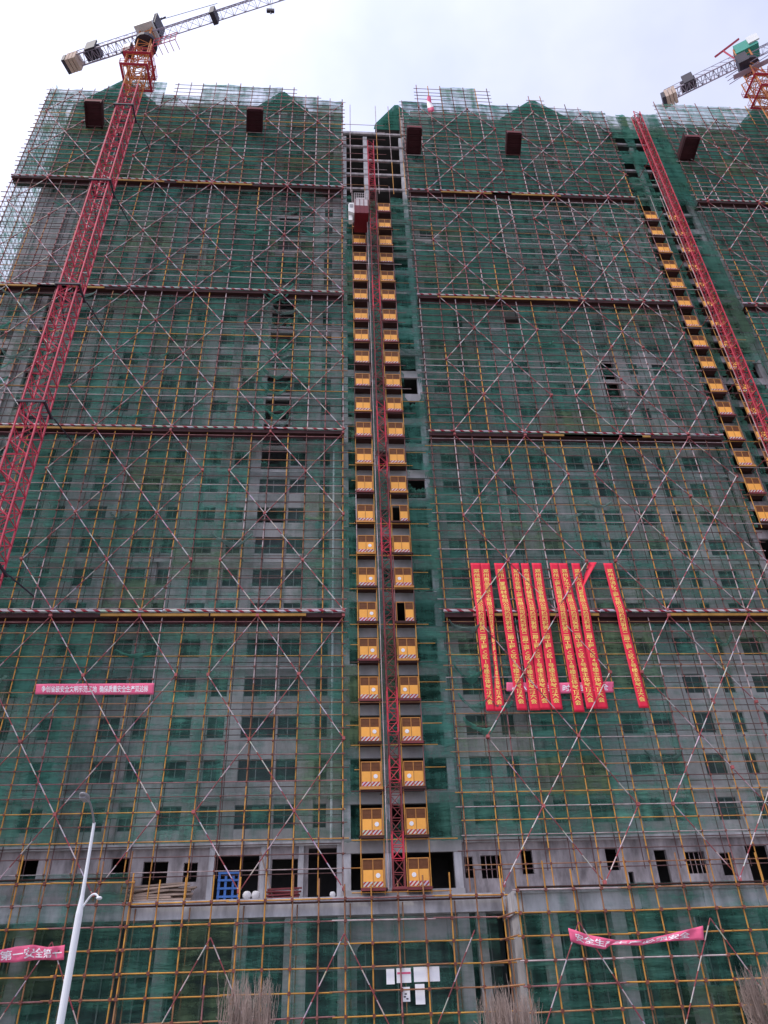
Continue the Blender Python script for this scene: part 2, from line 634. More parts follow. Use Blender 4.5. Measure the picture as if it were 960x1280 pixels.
def wall_run(x0, x1, wins, zlo, zhi, y):
    xs = [x0] + [v for (c, w) in wins for v in (c - w / 2, c + w / 2)] + [x1]
    for k in range(0, len(xs), 2):
        a, b = xs[k], xs[k + 1]
        if b - a > 1.9:           # wide pier: two flat strips with a pilaster between
            mm = a + (b - a) * rnd.uniform(0.35, 0.6)
            pw = rnd.uniform(0.3, 0.5)
            MB().box(a, mm - pw, y + 0.12, y + 0.5, zlo, zhi).build('pier', 'plaster', bld)
            MB().box(mm - pw, mm + pw, y - 0.25, y + 0.5, zlo, zhi).build('pilaster', 'concrete', bld)
            MB().box(mm + pw, b, y + 0.12, y + 0.5, zlo, zhi).build('pier', rnd.choice(['plaster', 'raw_concrete']), bld)
        else:
            MB().box(a, b, y + rnd.choice([0.0, 0.1, 0.2]), y + 0.5, zlo, zhi).build('pier', rnd.choice(['plaster', 'concrete', 'raw_concrete']), bld)
    for (c, w) in wins:
        cuts = [zlo]
        z = zlo
        yy = y + 0.24
        for i in range(NF + 1):
            if fz(i) + WZ0 > zhi:
                break
            if fz(i) + WZ0 <= z or (c, i) in SOLID:
                continue
            cuts += [fz(i) + (WZ0 if (c, i) not in DARK else 0.1), min(fz(i) + WZ1 + (0.25 if (c, i) in DARK else 0), zhi - 0.05)]
            z = fz(i) + WZ1
            if (c, i) in MISSING or (c, i) in DARK:
                continue
            if i <= 13 and c < 35:
                fm, gm = window_mesh(w)
                o = put('window', fm, bld, (c, yy + 0.12, fz(i) + WZ0))
                put('pane', gm, o, (c, yy + 0.12, fz(i) + WZ0))
            else:
                t = 0.06
                za, zb = fz(i) + WZ0, fz(i) + WZ1
                far_f.box(c - w / 2, c + w / 2, yy + 0.08, yy + 0.16, za, za + t).box(c - w / 2, c + w / 2, yy + 0.08, yy + 0.16, zb - t, zb)
                far_f.box(c - t / 2, c + t / 2, yy + 0.085, yy + 0.155, za + t, zb - t)
                far_g.box(c - w / 2, c + w / 2, yy + 0.11, yy + 0.13, za + t, zb - t)
        cuts.append(zhi)
        window_strip(c, w, yy, cuts).build('window_strip', rnd.choice(['plaster', 'concrete']), bld)


Z1 = 12.25
wall_run(BX0, -3.3, WIN_L, Z1, TOPZ, BY)
wall_run(4.3, 30.6, WIN_R, Z1, TOPZ, BY)
wall_run(38.2, BX1, WIN_3, 20.0, TOPZ, BY)
far_f.build('window_frames', 'window_frame', bld)['kind'] = 'stuff'
far_g.build('window_panes', 'glass', bld)['kind'] = 'stuff'
# string courses at some storeys
for i in range(2, NF, 3):
    for a, b in ((BX0, -3.3), (4.3, 30.6), (38.2, BX1)):
        MB().box(a, b, BY - 0.32, BY - 0.255, fz(i) - 0.28, fz(i) + 0.02).build('string_course', 'plaster', bld)
# shell
MB().box(BX0, -3.31, 15.0, 15.4, 0, TOPZ).build('rear_wall', 'concrete', bld)
MB().box(4.31, BX1, 15.0, 15.4, 0, TOPZ).build('rear_wall', 'concrete', bld)
MB().box(-3.31, 4.31, 15.0, 15.4, 0, fz(29)).build('rear_wall', 'concrete', bld)
MB().box(BX0 - 0.3, BX0 - 0.002, BY + 0.2, 15.4, 0, TOPZ).build('side_wall', 'concrete', bld)
MB().box(BX1 + 0.002, BX1 + 0.3, BY + 0.2, 15.4, 0, TOPZ).build('side_wall', 'concrete', bld)
MB().box(BX0 - 0.3, -3.1, BY + 0.55, 15.6, TOPZ + 0.003, TOPZ + 0.3).build('roof_slab', 'concrete', bld)
MB().box(4.1, BX1 + 0.3, BY + 0.55, 15.6, TOPZ + 0.003, TOPZ + 0.3).build('roof_slab', 'concrete', bld)
MB().box(-3.09, 4.09, 1.15, 15.6, fz(29) + 0.02, fz(29) + 0.3).build('roof_slab', 'concrete', bld)
# hoist bays: open frame, slab edges and columns
for (a, b, zlo, cols) in ((-3.298, 4.298, 9.0, (-2.95, -0.42, 4.0)), (30.602, 38.198, 9.0, (31.0, 33.4, 35.6, 37.9))):
    top = 29.4 if a < 0 else 30.2
    bt_ = fz(29) + 0.4 if a < 0 else TOPZ
    for side in (a, b - 0.2):
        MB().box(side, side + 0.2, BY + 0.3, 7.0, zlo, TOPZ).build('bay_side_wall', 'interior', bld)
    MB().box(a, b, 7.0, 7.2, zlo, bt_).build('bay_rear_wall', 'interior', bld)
    for i in range(0, 31):
        z = fz(i)
        if z > TOPZ - 2 and a > 0:
            break
        if a < 0 and i > 29:
            break
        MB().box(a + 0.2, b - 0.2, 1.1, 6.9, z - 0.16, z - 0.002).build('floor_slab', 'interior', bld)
        MB().box(a, b, 0.85, 1.099, z - (0.85 if i < 24 else 0.34), z).build('edge_beam', 'concrete' if a < 0 and i < 24 else 'raw_concrete', bld)
    for c in cols:
        MB().box(c - 0.24, c + 0.24, 0.92, 1.35, zlo, fz(29) - 0.86).build('column', 'slab_edge' if c < 5 else 'raw_concrete', bld)
# roof gables and lift houses
for c, hw, zb, zp in ((-31.6, 4.6, 100.3, 106.6), (-11.0, 3.4, 100.3, 105.3), (4.0, 3.0, 97.6, 103.2), (22.6, 5.0, 100.3, 106.0), (54.5, 4.8, 100.3, 107.0)):
    MB().poly([(c - hw, zb), (c + hw, zb), (c + hw * 0.92, zb + 0.9), (c, zp), (c - hw * 0.92, zb + 0.9)], 1.9, 6.5).build('gable', 'raw_concrete' if c < 0 or c > 10 else 'interior', bld)
    gn = MB().poly([(c - hw * 1.06, zb - .2), (c + hw * 1.06, zb - .2), (c + hw, zb + 1.1), (c + .2, zp + .35), (c - .3, zp + .3), (c - hw, zb + 1.0)], 1.72, 1.76).build('gable_net', 'net', bld)
    gn.color = (.9, 1.0, 1.0, .9)
MB().box(-22.3, -12.6, 2.1, 9, TOPZ + 0.302, 102.4).build('lift_house', 'concrete', bld)
MB().box(5.8, 16.0, 2.1, 9, TOPZ + 0.302, 103.0).build('lift_house', 'concrete', bld)
MB().box(-36, -3.3, 1.9, 2.1, TOPZ + 0.302, 101.0).build('parapet', 'concrete', bld)
MB().box(7.0, 61, 1.9, 2.1, TOPZ + 0.302, 101.0).build('parapet', 'concrete', bld)
# rain pipe with joints next to the hoist bay
MB().tube((-3.95, 0.93, 12.3), (-3.95, 0.93, 44), 0.085, 8).build('rain_pipe', 'pipe_white', bld)


# first storey above the podium: bare wall with openings
def wall_openings(x0, x1, z0, z1, ops, y0, y1, material, parent, name='wall'):
    ops = sorted(ops)
    xs = x0
    mb = MB()
    for (a, b, c, d) in ops:
        if a > xs:
            mb.box(xs, a, y0, y1, z0, z1)
        if c > z0 + 0.02:
            mb.box(a, b, y0, y1, z0, c)
        if d < z1 - 0.02:
            mb.box(a, b, y0, y1, d, z1)
        xs = b
    if xs < x1:
        mb.box(xs, x1, y0, y1, z0, z1)
    return mb.build(name, material, parent)


OPL = [(-22.95, -21.8, 10.3, 11.6), (-17.4, -16.35, 10.25, 11.55), (-15.45, -13.95, 10.0, 11.3), (-13.0, -12.15, 10.1, 11.2), (-11.1, -8.4, 8.95, 11.55), (-7.6, -6.0, 9.6, 11.3), (-5.35, -3.45, 8.95, 11.9), (-27, -25.6, 10.2, 11.5)]
OPR = [(4.45, 5.0, 9.95, 11.2), (5.5, 6.85, 9.9, 11.25), (8.1, 8.85, 10.1, 11.5), (13.6, 14.4, 10.2, 11.5), (14.85, 15.2, 9.2, 10.1), (16.8, 17.6, 9.2, 11.35), (18.8, 20.1, 9.9, 11.2), (21.1, 21.9, 9.75, 11.1), (22.9, 24.4, 8.95, 11.5), (26, 27.4, 9.9, 11.3)]
wall_openings(BX0, -3.302, 8.9, Z1 - 0.002, OPL, BY, BY + 0.3, 'raw_concrete', bld, 'lower_wall')
wall_openings(4.302, 30.6, 8.9, Z1 - 0.002, OPR, BY, BY + 0.3, 'raw_concrete', bld, 'lower_wall')
for x in (-11.3, -8.15, -7.85, -5.8, -3.42):
    MB().box(x - 0.16, x + 0.16, BY - 0.22, BY - 0.003, 8.9, Z1 - 0.25).build('column', 'slab_edge', bld)
for (a, b, c, d) in OPR:
    if d - c < 1.6 and b - a > 1:
        o = MB()
        for k in range(1, 4):
            xx = a + (b - a) * k / 4
            o.tube((xx, BY + 0.12, c), (xx, BY + 0.12, d), 0.025, 5)
        o.build('window_bars', 'pole_grey', bld)
MB().box(BX0, -3.302, BY - 0.3, BY - 0.004, 12.0, 12.25).build('string_course', 'slab_edge', bld)
MB().box(4.302, 30.6, BY - 0.3, BY - 0.004, 12.0, 12.25).build('string_course', 'slab_edge', bld)
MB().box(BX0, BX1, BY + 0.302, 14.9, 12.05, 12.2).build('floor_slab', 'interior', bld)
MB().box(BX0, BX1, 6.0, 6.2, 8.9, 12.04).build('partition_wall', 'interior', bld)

# ------------------------------------------------------------------ podium
pod = thing('podium', 'low two storey grey podium with slab edge and dark shopfront under the tower', 'building', (0, 0.3, 0))
MB().box(-40, 6.6, 0.3, 14.9, 7.95, 8.86).build('terrace_slab', 'slab_edge', pod)
MB().box(6.602, 62, -2.2, 14.9, 7.55, 8.5).build('terrace_slab', 'slab_edge', pod)
MB().box(6.602, 62, -2.35, 1.2, 8.502, 8.7).build('slab_nosing', 'slab_edge', pod)
MB().box(-40, 6.6, 0.22, 1.2, 8.862, 8.94).build('slab_nosing', 'slab_edge', pod)
for x, w in ((-35, .5), (-30, .5), (-26, .5), (-21.5, .45), (-13.6, .35), (-9.2, .4), (-6.0, .65), (-3.2, .33), (4.0, .35), (5.05, .3)):
    MB().box(x - w, x + w, 0.55, 1.2, 0, 7.948).build('column', 'concrete', pod)
for x, w in ((8.6, .45), (12.6, .4), (16.6, .5), (20.5, .4), (24.5, .4), (29, .4), (34, .4)):
    MB().box(x - w, x + w, -1.95, -1.2, 0, 7.548).build('column', 'concrete', pod)
MB().box(-40, 6.6, 1.9, 2.1, 0, 7.948).build('shopfront_glass', 'dark_glass', pod)
MB().box(6.88, 62, -0.6, -0.4, 0, 7.548).build('shopfront_glass', 'dark_glass', pod)
MB().box(6.72, 6.87, -2.0, 1.88, 0, 7.54).build('return_wall', 'concrete', pod)
for z in (2.3, 5.2):
    MB().box(-40, 6.4, 1.8, 1.898, z, z + 0.12).build('transom', 'window_frame', pod)
    MB().box(6.88, 62, -0.7, -0.602, z, z + 0.12).build('transom', 'window_frame', pod)
for k in range(24):
    x = -38 + k * 1.9
    if x < 6:
        MB().box(x, x + 0.08, 1.82, 1.897, 0, 7.9).build('mullion', 'window_frame', pod)
for k in range(16):
    x = 7.4 + k * 2.1
    MB().box(x, x + 0.08, -0.68, -0.603, 0, 7.5).build('mullion', 'window_frame', pod)
# portal above the entrance: fascia with rounded upper corners
pts = [(-2.85, 7.94), (-2.85, 0.0), (-2.4, 0.0), (-2.4, 6.0)]
for k in range(1, 7):
    w = math.pi / 2 * k / 6
    pts.append((-1.8 - 0.6 * math.cos(w), 6.0 + 0.6 * math.sin(w)))
for k in range(0, 7):
    w = math.pi / 2 * (1 - k / 6)
    pts.append((2.75 + 0.6 * math.cos(w), 6.0 + 0.6 * math.sin(w)))
pts += [(3.35, 0.0), (3.62, 0.0), (3.62, 7.94)]
MB().poly(pts, 1.25, 1.4).build('entrance_portal', 'concrete', pod)
for k, (x0, x1, z0, z1, lab) in enumerate(((-0.78, -0.32, 4.35, 5.1, 'small upright white sheet, leftmost of the notices over the entrance'),
                                          (-0.2, 0.62, 4.4, 5.12, 'white sheet with a pale red line, second of the notices over the entrance'),
                                          (0.78, 2.25, 4.42, 5.15, 'widest white sheet, at the right end of the notices over the entrance'),
                                          (0.08, 0.52, 3.5, 4.2, 'small blotched white sheet hanging lowest on the left over the entrance'),
                                          (0.82, 1.35, 3.35, 4.32, 'tall narrow white sheet below the widest notice over the entrance'))):
    o = MB().box(x0, x1, -.22, -.19, z0, z1)
    q = o.build('notice_sheet', 'notice')
    tag(q, lab, 'notice', 'white notices over the entrance')
    if k == 1:
        MB().box(x0 + 0.04, x1 - 0.02, -.228, -.222, z1 - 0.3, z1 - 0.2).build('red_line', 'banner_pink', q)
    if k == 3:
        for a_, b_ in ((0.08, 0.2), (0.22, 0.1), (0.14, 0.33)):
            MB().box(x0 + a_, x0 + a_ + 0.12, -.228, -.222, z0 + b_, z0 + b_ + 0.07).build('blotch', 'crane_dark', q)


# ------------------------------------------------------------------ scaffolds
U, V = 3.11, 4.36


def lattice(x0, n, parity, ztop, zbot):
    """scissor braces bouncing inside a module n units wide: maximal diagonal runs as (xa, za, xb, zb)"""
    rows = max(1, int(round((ztop - zbot) / V)))
    v = (ztop - zbot) / rows
    runs = []
    for sgn in (1, -1):
        seen = set()
        for j in range(rows):
            for i in range(n + 1):
                if (i + j) % 2 != parity:
                    continue
                if (i, j) in seen:
                    continue
                a, b = i, j
                while b < rows and 0 <= a + sgn <= n:
                    seen.add((a, b))
                    a += sgn
                    b += 1
                if b > j:
                    runs.append((x0 + i * U, ztop - j * v, x0 + a * U, ztop - b * v))
    return runs


SECT = [(10.2, 27.8), (27.8, 45.35), (45.35, 63.35), (63.35, 81.5), (81.5, 100.2)]


def opac(x, z):
    b = 0.66 if z < 27 else 0.62 if z < 45 else 0.66 if z < 63 else 0.71 if z < 81 else 0.84
    if x > 4:
        b += 0.05
    for (a0, a1, c0, c1, v) in ((-38, -30.5, 64, 81, 0.12), (-38, -31, 46, 63, 0.34), (-10, -5.5, 28, 45, 0.38), (-18.5, -14.5, 31, 45, 0.5), (-12, -7, 13, 19, 0.36), (-11, -7, 45, 63, 0.62), (-13, -8, 20, 27, 0.42), (5.5, 9, 18, 27, 0.4), (21, 30, 13, 24, 0.42)):
        if a0 <= x <= a1 and c0 <= z <= c1:
            b = v
    if (x * 0.37) % 1 < 0.35:
        b -= 0.1
    return b


TORN_AT = [(c_, fz(i_) + 1.4) for c_, i_ in DARK] + [(-34, 56), (-34, 50), (-36, 60), (-33, 63), (-9.5, 47), (-9.5, 50), (-9, 61.5), (-8.5, 59), (-8, 70), (-10, 76), (-7, 78), (-9, 36), (23, 52), (26, 55), (14, 60), (-4.5, 79), (8, 72), (-4, 57)]


def make_scaffold(name, label, modules, xa, xb, sects, ztop_fn, ynet=0.09, netted=True):
    Y = 0.0
    holes = set()
    root = thing(name, label, 'scaffolding', ((xa + xb) / 2, Y, sects[0][0]))
    xs = []
    for (x0, n, par) in modules:
        xs += [x0 + k * U / 2 for k in range(2 * n + 1)]
    xs = sorted(set([xa] + xs + [xb]))
    xs = [x for k, x in enumerate(xs) if k == 0 or x - xs[k - 1] > 0.5]
    cp, jn = MB(), MB()
    for si, (z0, z1) in enumerate(sects):
        last = si == len(sects) - 1
        zlast = z1
        # standards
        for x in xs:
            jx = x + rnd.uniform(-0.05, 0.05)
            jx2 = x + rnd.uniform(-0.05, 0.05)
            zt = ztop_fn(x) + rnd.uniform(-0.3, 0.4) if last else z1 - rnd.uniform(0.15, 0.7)
            zb_ = z0 - (0.1 if si else 1.2)
            r = 0.040 + 0.006 * si
            nseg = max(1, int(round((zt - zb_) / 6.2)))
            cuts = [zb_] + [zb_ + (zt - zb_) * (k + rnd.uniform(-.25, .25)) / nseg for k in range(1, nseg)] + [zt]
            for k in range(nseg):
                fa, fb = (cuts[k] - zb_) / (zt - zb_), (cuts[k + 1] - zb_) / (zt - zb_)
                if si < 2 and k % 2 == 1:
                    pass
                o = pole('standard', (jx + (jx2 - jx) * fa, Y + 0.02 * (k % 2), cuts[k]), (jx + (jx2 - jx) * fb, Y + 0.02 * (k % 2), cuts[k + 1] + 0.1), r, pole_colour(cuts[k]), root) if not (last and False) else None
            pole('inner_standard', (jx, Y + 0.95, z0), (jx, Y + 0.95, min(zt, z1 - 0.2)), 0.03, 'pole_dark', root)
        # ledgers
        z = z0 + 0.25
        row = 0
        zmax = max(ztop_fn(x) for x in xs) if last else z1 - 0.75
        while z < zmax:
            if last and z > 99.4:
                run = []
                for x in xs + [None]:
                    ok = x is not None and ztop_fn(x) > z
                    if ok:
                        run.append(x)
                    elif run:
                        if len(run) > 1:
                            pole('ledger', (run[0] - 0.4, Y - 0.05, z + rnd.uniform(-.03, .03)), (run[-1] + 0.4, Y - 0.05, z + rnd.uniform(-.03, .03)), 0.036, pole_colour(z), root)
                        run = []
            else:
                q = pole_colour(z + 38) if rnd.random() < .6 else rnd.choice(['pole_dark', 'pole_dark', 'pole_brown', 'pole_grey'])
                dz = rnd.uniform(-0.03, 0.03)
                pole('ledger', (xa - rnd.uniform(0.1, 0.6), Y - 0.055, z), (xb + rnd.uniform(0.1, 0.5), Y - 0.055, z + dz), 0.031 + 0.004 * si, q, root)
                if row % 2 == 0:
                    pole('inner_ledger', (xa, Y + 0.9, z - 0.1), (xb, Y + 0.9, z - 0.1), 0.03, 'pole_dark', root)
                for x in xs:
                    cp.box(x - 0.05, x + 0.05, Y - 0.1, Y + 0.04, z - 0.06, z + 0.06)
            z += 0.9 if row % 3 else 0.82
            row += 1
        # scissor braces
        bt = z1 - 0.35 if not last else 99.6
        for (x0, n, par) in modules:
            for (ax, az, bx, bz) in lattice(x0, n, par, bt, z0 + 0.1 if si else z0 - 0.9):
                sh = rnd.uniform(-0.06, 0.06)
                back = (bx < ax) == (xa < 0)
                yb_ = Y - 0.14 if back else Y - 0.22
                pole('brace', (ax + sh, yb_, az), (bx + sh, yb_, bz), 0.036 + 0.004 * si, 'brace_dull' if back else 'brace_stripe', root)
                nn = int(abs(bx - ax) / U)
                for k in range(nn + 1):
                    cxx, czz = ax + (bx - ax) * k / max(1, nn), az + (bz - az) * k / max(1, nn)
                    e_ = rnd.uniform(-.025, .025)
                    jn.box(cxx - 0.09 + e_, cxx + 0.09 - e_ * .7, Y - 0.27 + e_, Y - 0.08 - e_ * .5, czz - 0.11 - e_, czz + 0.11 + e_ * .6)
        # cantilever level: sealing deck, beams, striped guard pipe, loose planks
        if si > 0 or name == '':
            MB().box(xa - 0.1, xb + 0.1, Y - 0.05, BY - 0.3, z0 - 0.42, z0 - 0.36).build('sealing_deck', 'deck_wood', root)
            MB().box(xa - 0.15, xb + 0.15, Y - 0.13, Y - 0.09, z0 - 0.46, z0 - 0.12).build('fascia_beam', 'fascia', root)
            MB().box(xa, xb, Y + 0.2, Y + 0.24, z0 - 1.05, z0 - 0.43).build('gap_shade_strip', 'fascia', root)  # added dark strip standing for the shade in the gap under the deck
            a = xa - 0.2
            while a < xb:
                b = min(xb + 0.2, a + rnd.uniform(5.5, 6.5))
                dz = rnd.uniform(-0.05, 0.05)
                pole('guard_pipe', (a, Y - 0.17, z0 + 0.02 + dz), (b - 0.03, Y - 0.17, z0 + 0.02 - dz), 0.10 if si == 1 else 0.075, 'guard_stripe', root)
                a = b
            for k in range(2):
                a = rnd.uniform(xa, xb - 9)
                MB().box(a, a + rnd.uniform(5, 9), Y - 0.22, Y - 0.14, z0 - 0.40, z0 - 0.20).build('plank', 'yellow_plank', root)
        # nets
        if netted:
            zb0 = z0 if si else Z1 - 0.15
            rows = 6 if not last else 6
            edges = [xa] + [e for e in xs[3:-2:3]] + [xb]
            for e0, e1 in zip(edges[:-1], edges[1:]):
                coltint = rnd.uniform(0.8, 1.2)
                coff = rnd.uniform(-0.13, 0.09)
                zz = zb0
                zend = (z1 - 0.95) if not last else None
                tz = min(ztop_fn(e0 + 0.3), ztop_fn(e1 - 0.3)) if last else zend
                stepz = (zend - zb0) / rows if not last else 3.0
                while zz < tz - 0.3:
                    zn = min(zz + stepz, tz)
                    if tz - zn < 0.5:
                        zn = tz
                    xm, zm = (e0 + e1) / 2, (zz + zn) / 2
                    torn = ([(a, c) for a, c in TORN_AT if abs(xm - a) <= (e1 - e0) / 2 and abs(zm - c) <= stepz / 2] or [False])[0]
                    op = opac(xm, zm) + coff + rnd.uniform(-0.1, 0.1)
                    if last and zm > 99.8:
                        op = rnd.uniform(0.58, 0.74)
                    net(root, e0 - 0.06, e1 + 0.06, zz - 0.02, zn + 0.08, Y + ynet + rnd.uniform(0, 0.05), max(0.14, op), coltint * rnd.uniform(0.88, 1.14), torn)
                    zz = zn
    cp.build('couplers', 'coupler', root)['kind'] = 'stuff'
    jn.build('brace_joints', 'joint', root)['kind'] = 'stuff'
    return root, xs


def top_l(x):
    if x < -33.5: return 100.6
    if x < -25.8: return 103.4 if x > -32 else 101.6
    if x < -25.0: return 100.3
    if x < -8.6: return 103.3
    if x < -5: return 101.4
    return 100.6


def top_r(x):
    if x < 5.2: return 101.3
    if x < 17.6: return 105.3
    if x < 20.2: return 101.4
    if x < 23.2: return 103.5
    if x < 28.5: return 101.7
    return 100.8


def top_3(x):
    if x < 53: return 103.5
    return 102.6


scL, xsL = make_scaffold('tower_scaffold', 'netted steel tube scaffold left of the central hoist, behind the red crane mast', [(-38.75, 3, 1), (-27.12, 4, 1), (-12.5, 3, 1)], -39.4, -3.2, SECT, top_l)
scR, xsR = make_scaffold('tower_scaffold', 'netted steel tube scaffold between the two hoists, with the vertical red banners on it', [(6.52, 3, 0), (18.17, 4, 1)], 4.45, 30.6, SECT, top_r)
sc3, xs3 = make_scaffold('tower_scaffold', 'netted steel tube scaffold right of the second hoist at the photo edge', [(39.4, 3, 0), (51.0, 3, 1)], 38.3, 61.0, SECT[1:], top_3)
for r_ in (scL, scR, sc3):
    r_['group'] = 'green netted tower scaffolds'
# return of the left scaffold round the building's end
for k in range(1, 9):
    y = 1.6 * k
    for (z0, z1) in SECT:
        if k % 2 == 0 or z0 > 60:
            pole('side_standard', (-39.2, y, z0), (-39.2, y, z1 + 0.3), 0.035, pole_colour(z0), scL)
z = 46.0
while z < 101:
    pole('side_ledger', (-39.25, 0, z), (-39.25, 14, z), 0.028, pole_colour(z), scL)
    z += 0.9
RQ = Quaternion((0, 0, 1), math.radians(90))
for k in range(3):
    z = 45.4
    while z < 100:
        o = net(scL, 0, 4.4, z, z + 3.0, 0, rnd.uniform(0.4, 0.6), rot=RQ)
        o.location = Vector((-39.1, 0.4 + 4.4 * k, z)) - scL.location
        z += 3.0

# loose, bunched-up net hanging in folds
def swag(root, x, z, L_, drop, seed):
    r = random.Random(seed)
    mb = MB()
    n, q = 16, 5
    p1, p2 = r.uniform(0, 6), r.uniform(0, 6)
    for i in range(n + 1):
        t = i / n
        sag = drop * (math.sin(math.pi * t) ** .8) * (1 + .25 * math.sin(5 * t + p1))
        h = .12 + .5 * drop * math.sin(math.pi * t) * (1 + .4 * math.sin(9 * t + p2))
        for j in range(q + 1):
            u = j / q
            mb.v.append((x + L_ * t + .08 * math.sin(7 * u + p1), -.04 - .12 * math.sin(math.pi * u) + .05 * math.sin(14 * t + 6 * u + p2), z - sag - h * u))
    for i in range(n):
        for j in range(q):
            a = i * (q + 1) + j
            mb.f.append((a, a + 1, a + q + 2, a + q + 1))
            mb.m.append(0)
    o = mb.build('loose_net', 'net', root)
    for p_ in o.data.polygons:
        p_.use_smooth = True
    tt = r.uniform(.7, 1.3)
    gy = r.random() < .35
    o.color = (tt * (2.2 if gy else 1), tt, tt * (1.2 if gy else 1), r.uniform(.6, .95))


rs_ = random.Random(21)
for k in range(46):
    if k < 24:
        swag(scL, rs_.uniform(-36, -7), rs_.uniform(20, 90), rs_.uniform(1.5, 3.2), rs_.uniform(.2, .8), k)
    else:
        swag(scR, rs_.uniform(5, 27), rs_.uniform(14, 88), rs_.uniform(1.4, 3.0), rs_.uniform(.2, .7), k)
for k, (x, z) in enumerate(((-36.5, 58), (-34, 54.5), (-35, 51), (-33.5, 60.5), (-10.5, 50.5), (-10.2, 48), (-10, 61), (-11, 63), (-10.5, 77), (4.6, 27.2), (4.8, 21.5), (5, 19.8), (4.7, 23.6))):
    swag(scL if x < 0 else scR, x, z, 2.4, .8, 90 + k)

for k, (x, z, gy_) in enumerate(((-10.4, 52.6, 2.6), (-10.2, 46.9, 2.4), (-9.9, 56.0, 2.8), (-10.6, 59.4, 2.8), (-9.8, 64.6, 2.6), (-36.2, 62.8, 2.8), (-37.2, 56.2, 2.9), (-34.6, 52.8, 2.6), (-36.0, 49.5, 2.6), (-32.6, 57.4, 2.4), (2.2, 55.8, 3.2), (-7.4, 73.6, 2.4))):
    swag(scL, x, z, rs_.uniform(1.6, 2.8), rs_.uniform(.5, 1.0), 140 + k)
    scL.children[-1].color = (gy_ * 1.5, gy_ * .62, gy_ * .85, .9)

# podium scaffolds
PODS = [('podium_scaffold', 'yellow tube scaffold in front of the podium, left of the corner beside the lamp post', -38.0, -15.9, -0.3, 11.3),
        ('podium_scaffold', 'yellow tube scaffold in front of the podium entrance below the hoist', -15.6, 6.3, -0.3, 9.75),
        ('podium_scaffold', 'yellow tube scaffold projecting forward on the right, with the sagging pink banner', 6.7, 36.0, -2.8, 9.9)]
for pi, (nm, lb, xa, xb, Y, zt) in enumerate(PODS):
    root = thing(nm, lb, 'scaffolding', ((xa + xb) / 2, Y, 0), 'yellow podium scaffolds')
    cp = MB()
    n = int(round((xb - xa) / 1.62))
    xs = [xa + (xb - xa) * k / n for k in range(n + 1)]
    for k, x in enumerate(xs):
        j1, j2 = rnd.uniform(-.05, .05), rnd.uniform(-.05, .05)
        t1 = zt + rnd.uniform(-0.3, 0.7)
        m1 = 4.5 + rnd.uniform(-1, 1)
        c1, c2 = rnd.choice(['pole_yellow'] * 5 + ['pole_brown'] * 3 + ['pole_red']), rnd.choice(['pole_yellow'] * 5 + ['pole_brown'] * 3)
        pole('standard', (x + j1, Y, 0.13), (x, Y, m1 + 0.2), 0.046, c1, root)
        pole('standard', (x, Y + 0.03, m1), (x + j2, Y + 0.03, t1), 0.046, c2, root)
        if k % 2 == 0:
            pole('inner_standard', (x + 0.3, Y + 0.45, 0.13), (x + 0.3, Y + 0.45, zt - 1.2), 0.04, 'pole_brown', root)
    z = 0.4 if pi == 2 else 0.55
    while z < zt - 0.4:
        a = xa - 0.3
        while a < xb:
            b = min(a + rnd.uniform(5.6, 6.4), xb + 0.3)
            dz = rnd.uniform(-.04, .04)
            pole('ledger', (a, Y - 0.075, z + dz), (b + 0.15, Y - 0.075, z - dz), 0.041, rnd.choice(['pole_yellow'] * 4 + ['pole_brown'] * 3 + ['pole_red', 'pole_grey']), root)
            a = b
        for x in xs:
            cp.box(x - 0.08, x + 0.08, Y - 0.14, Y + 0.06, z - 0.09, z + 0.09)
        z += 1.17
    # zigzag braces
    x = xa + (0.0 if pi != 1 else 1.6)
    while x + 3.2 < xb:
        pole('brace', (x, Y - 0.14, 1.0), (x + 3.24, Y - 0.14, 6.9), 0.036, 'brace_dull', root)
        pole('brace', (x + 6.48, Y - 0.14, 1.0), (x + 3.24, Y - 0.14, 6.9), 0.036, 'brace_dull', root) if x + 6.48 <= xb + 0.4 else None
        x += 7.6
    # plank walk at the terrace edge
    MB().box(xa, xb, Y + 0.06, Y + 0.5, zt - 1.15, zt - 1.1).build('plank_walk', 'deck_wood', root)
    # nets
    x = xa
    while x < xb - 0.5:
        x1 = min(x + rnd.uniform(2.6, 3.8), xb)
        if pi == 0:
            zs = [(0.3, 3.9, .66), (3.9, 7.6, .7), (7.6, 10.4, .42)]
        elif pi == 1:
            zs = [(0.3, 2.9, .7), (2.9, 7.7, .42 if -3 < x < 4 else .56)]
        else:
            zs = [(0.3, 3.6, .68), (3.6, 7.3, .66), (7.0, 8.8, .2 if rnd.random() < .6 else .6)]
        for a, b, op in zs:
            net(root, x - .05, x1 + .05, a, b + .06, Y + 0.16 + rnd.uniform(0, .06), op + rnd.uniform(-.1, .1), rnd.uniform(.7, 1.1))
        x = x1
    cp.build('couplers', 'coupler', root)['kind'] = 'stuff'
# return ledgers between the forward and the middle podium scaffold
for z in (4.0, 5.2, 6.35, 7.5):
    pole('return_ledger', (6.5, -2.8, z), (5.9 - (z < 6) * 1.2, -0.35, z), 0.045, 'pole_brown', root)

# ------------------------------------------------------------------ landing gates
GW, GH = 1.32, 1.62


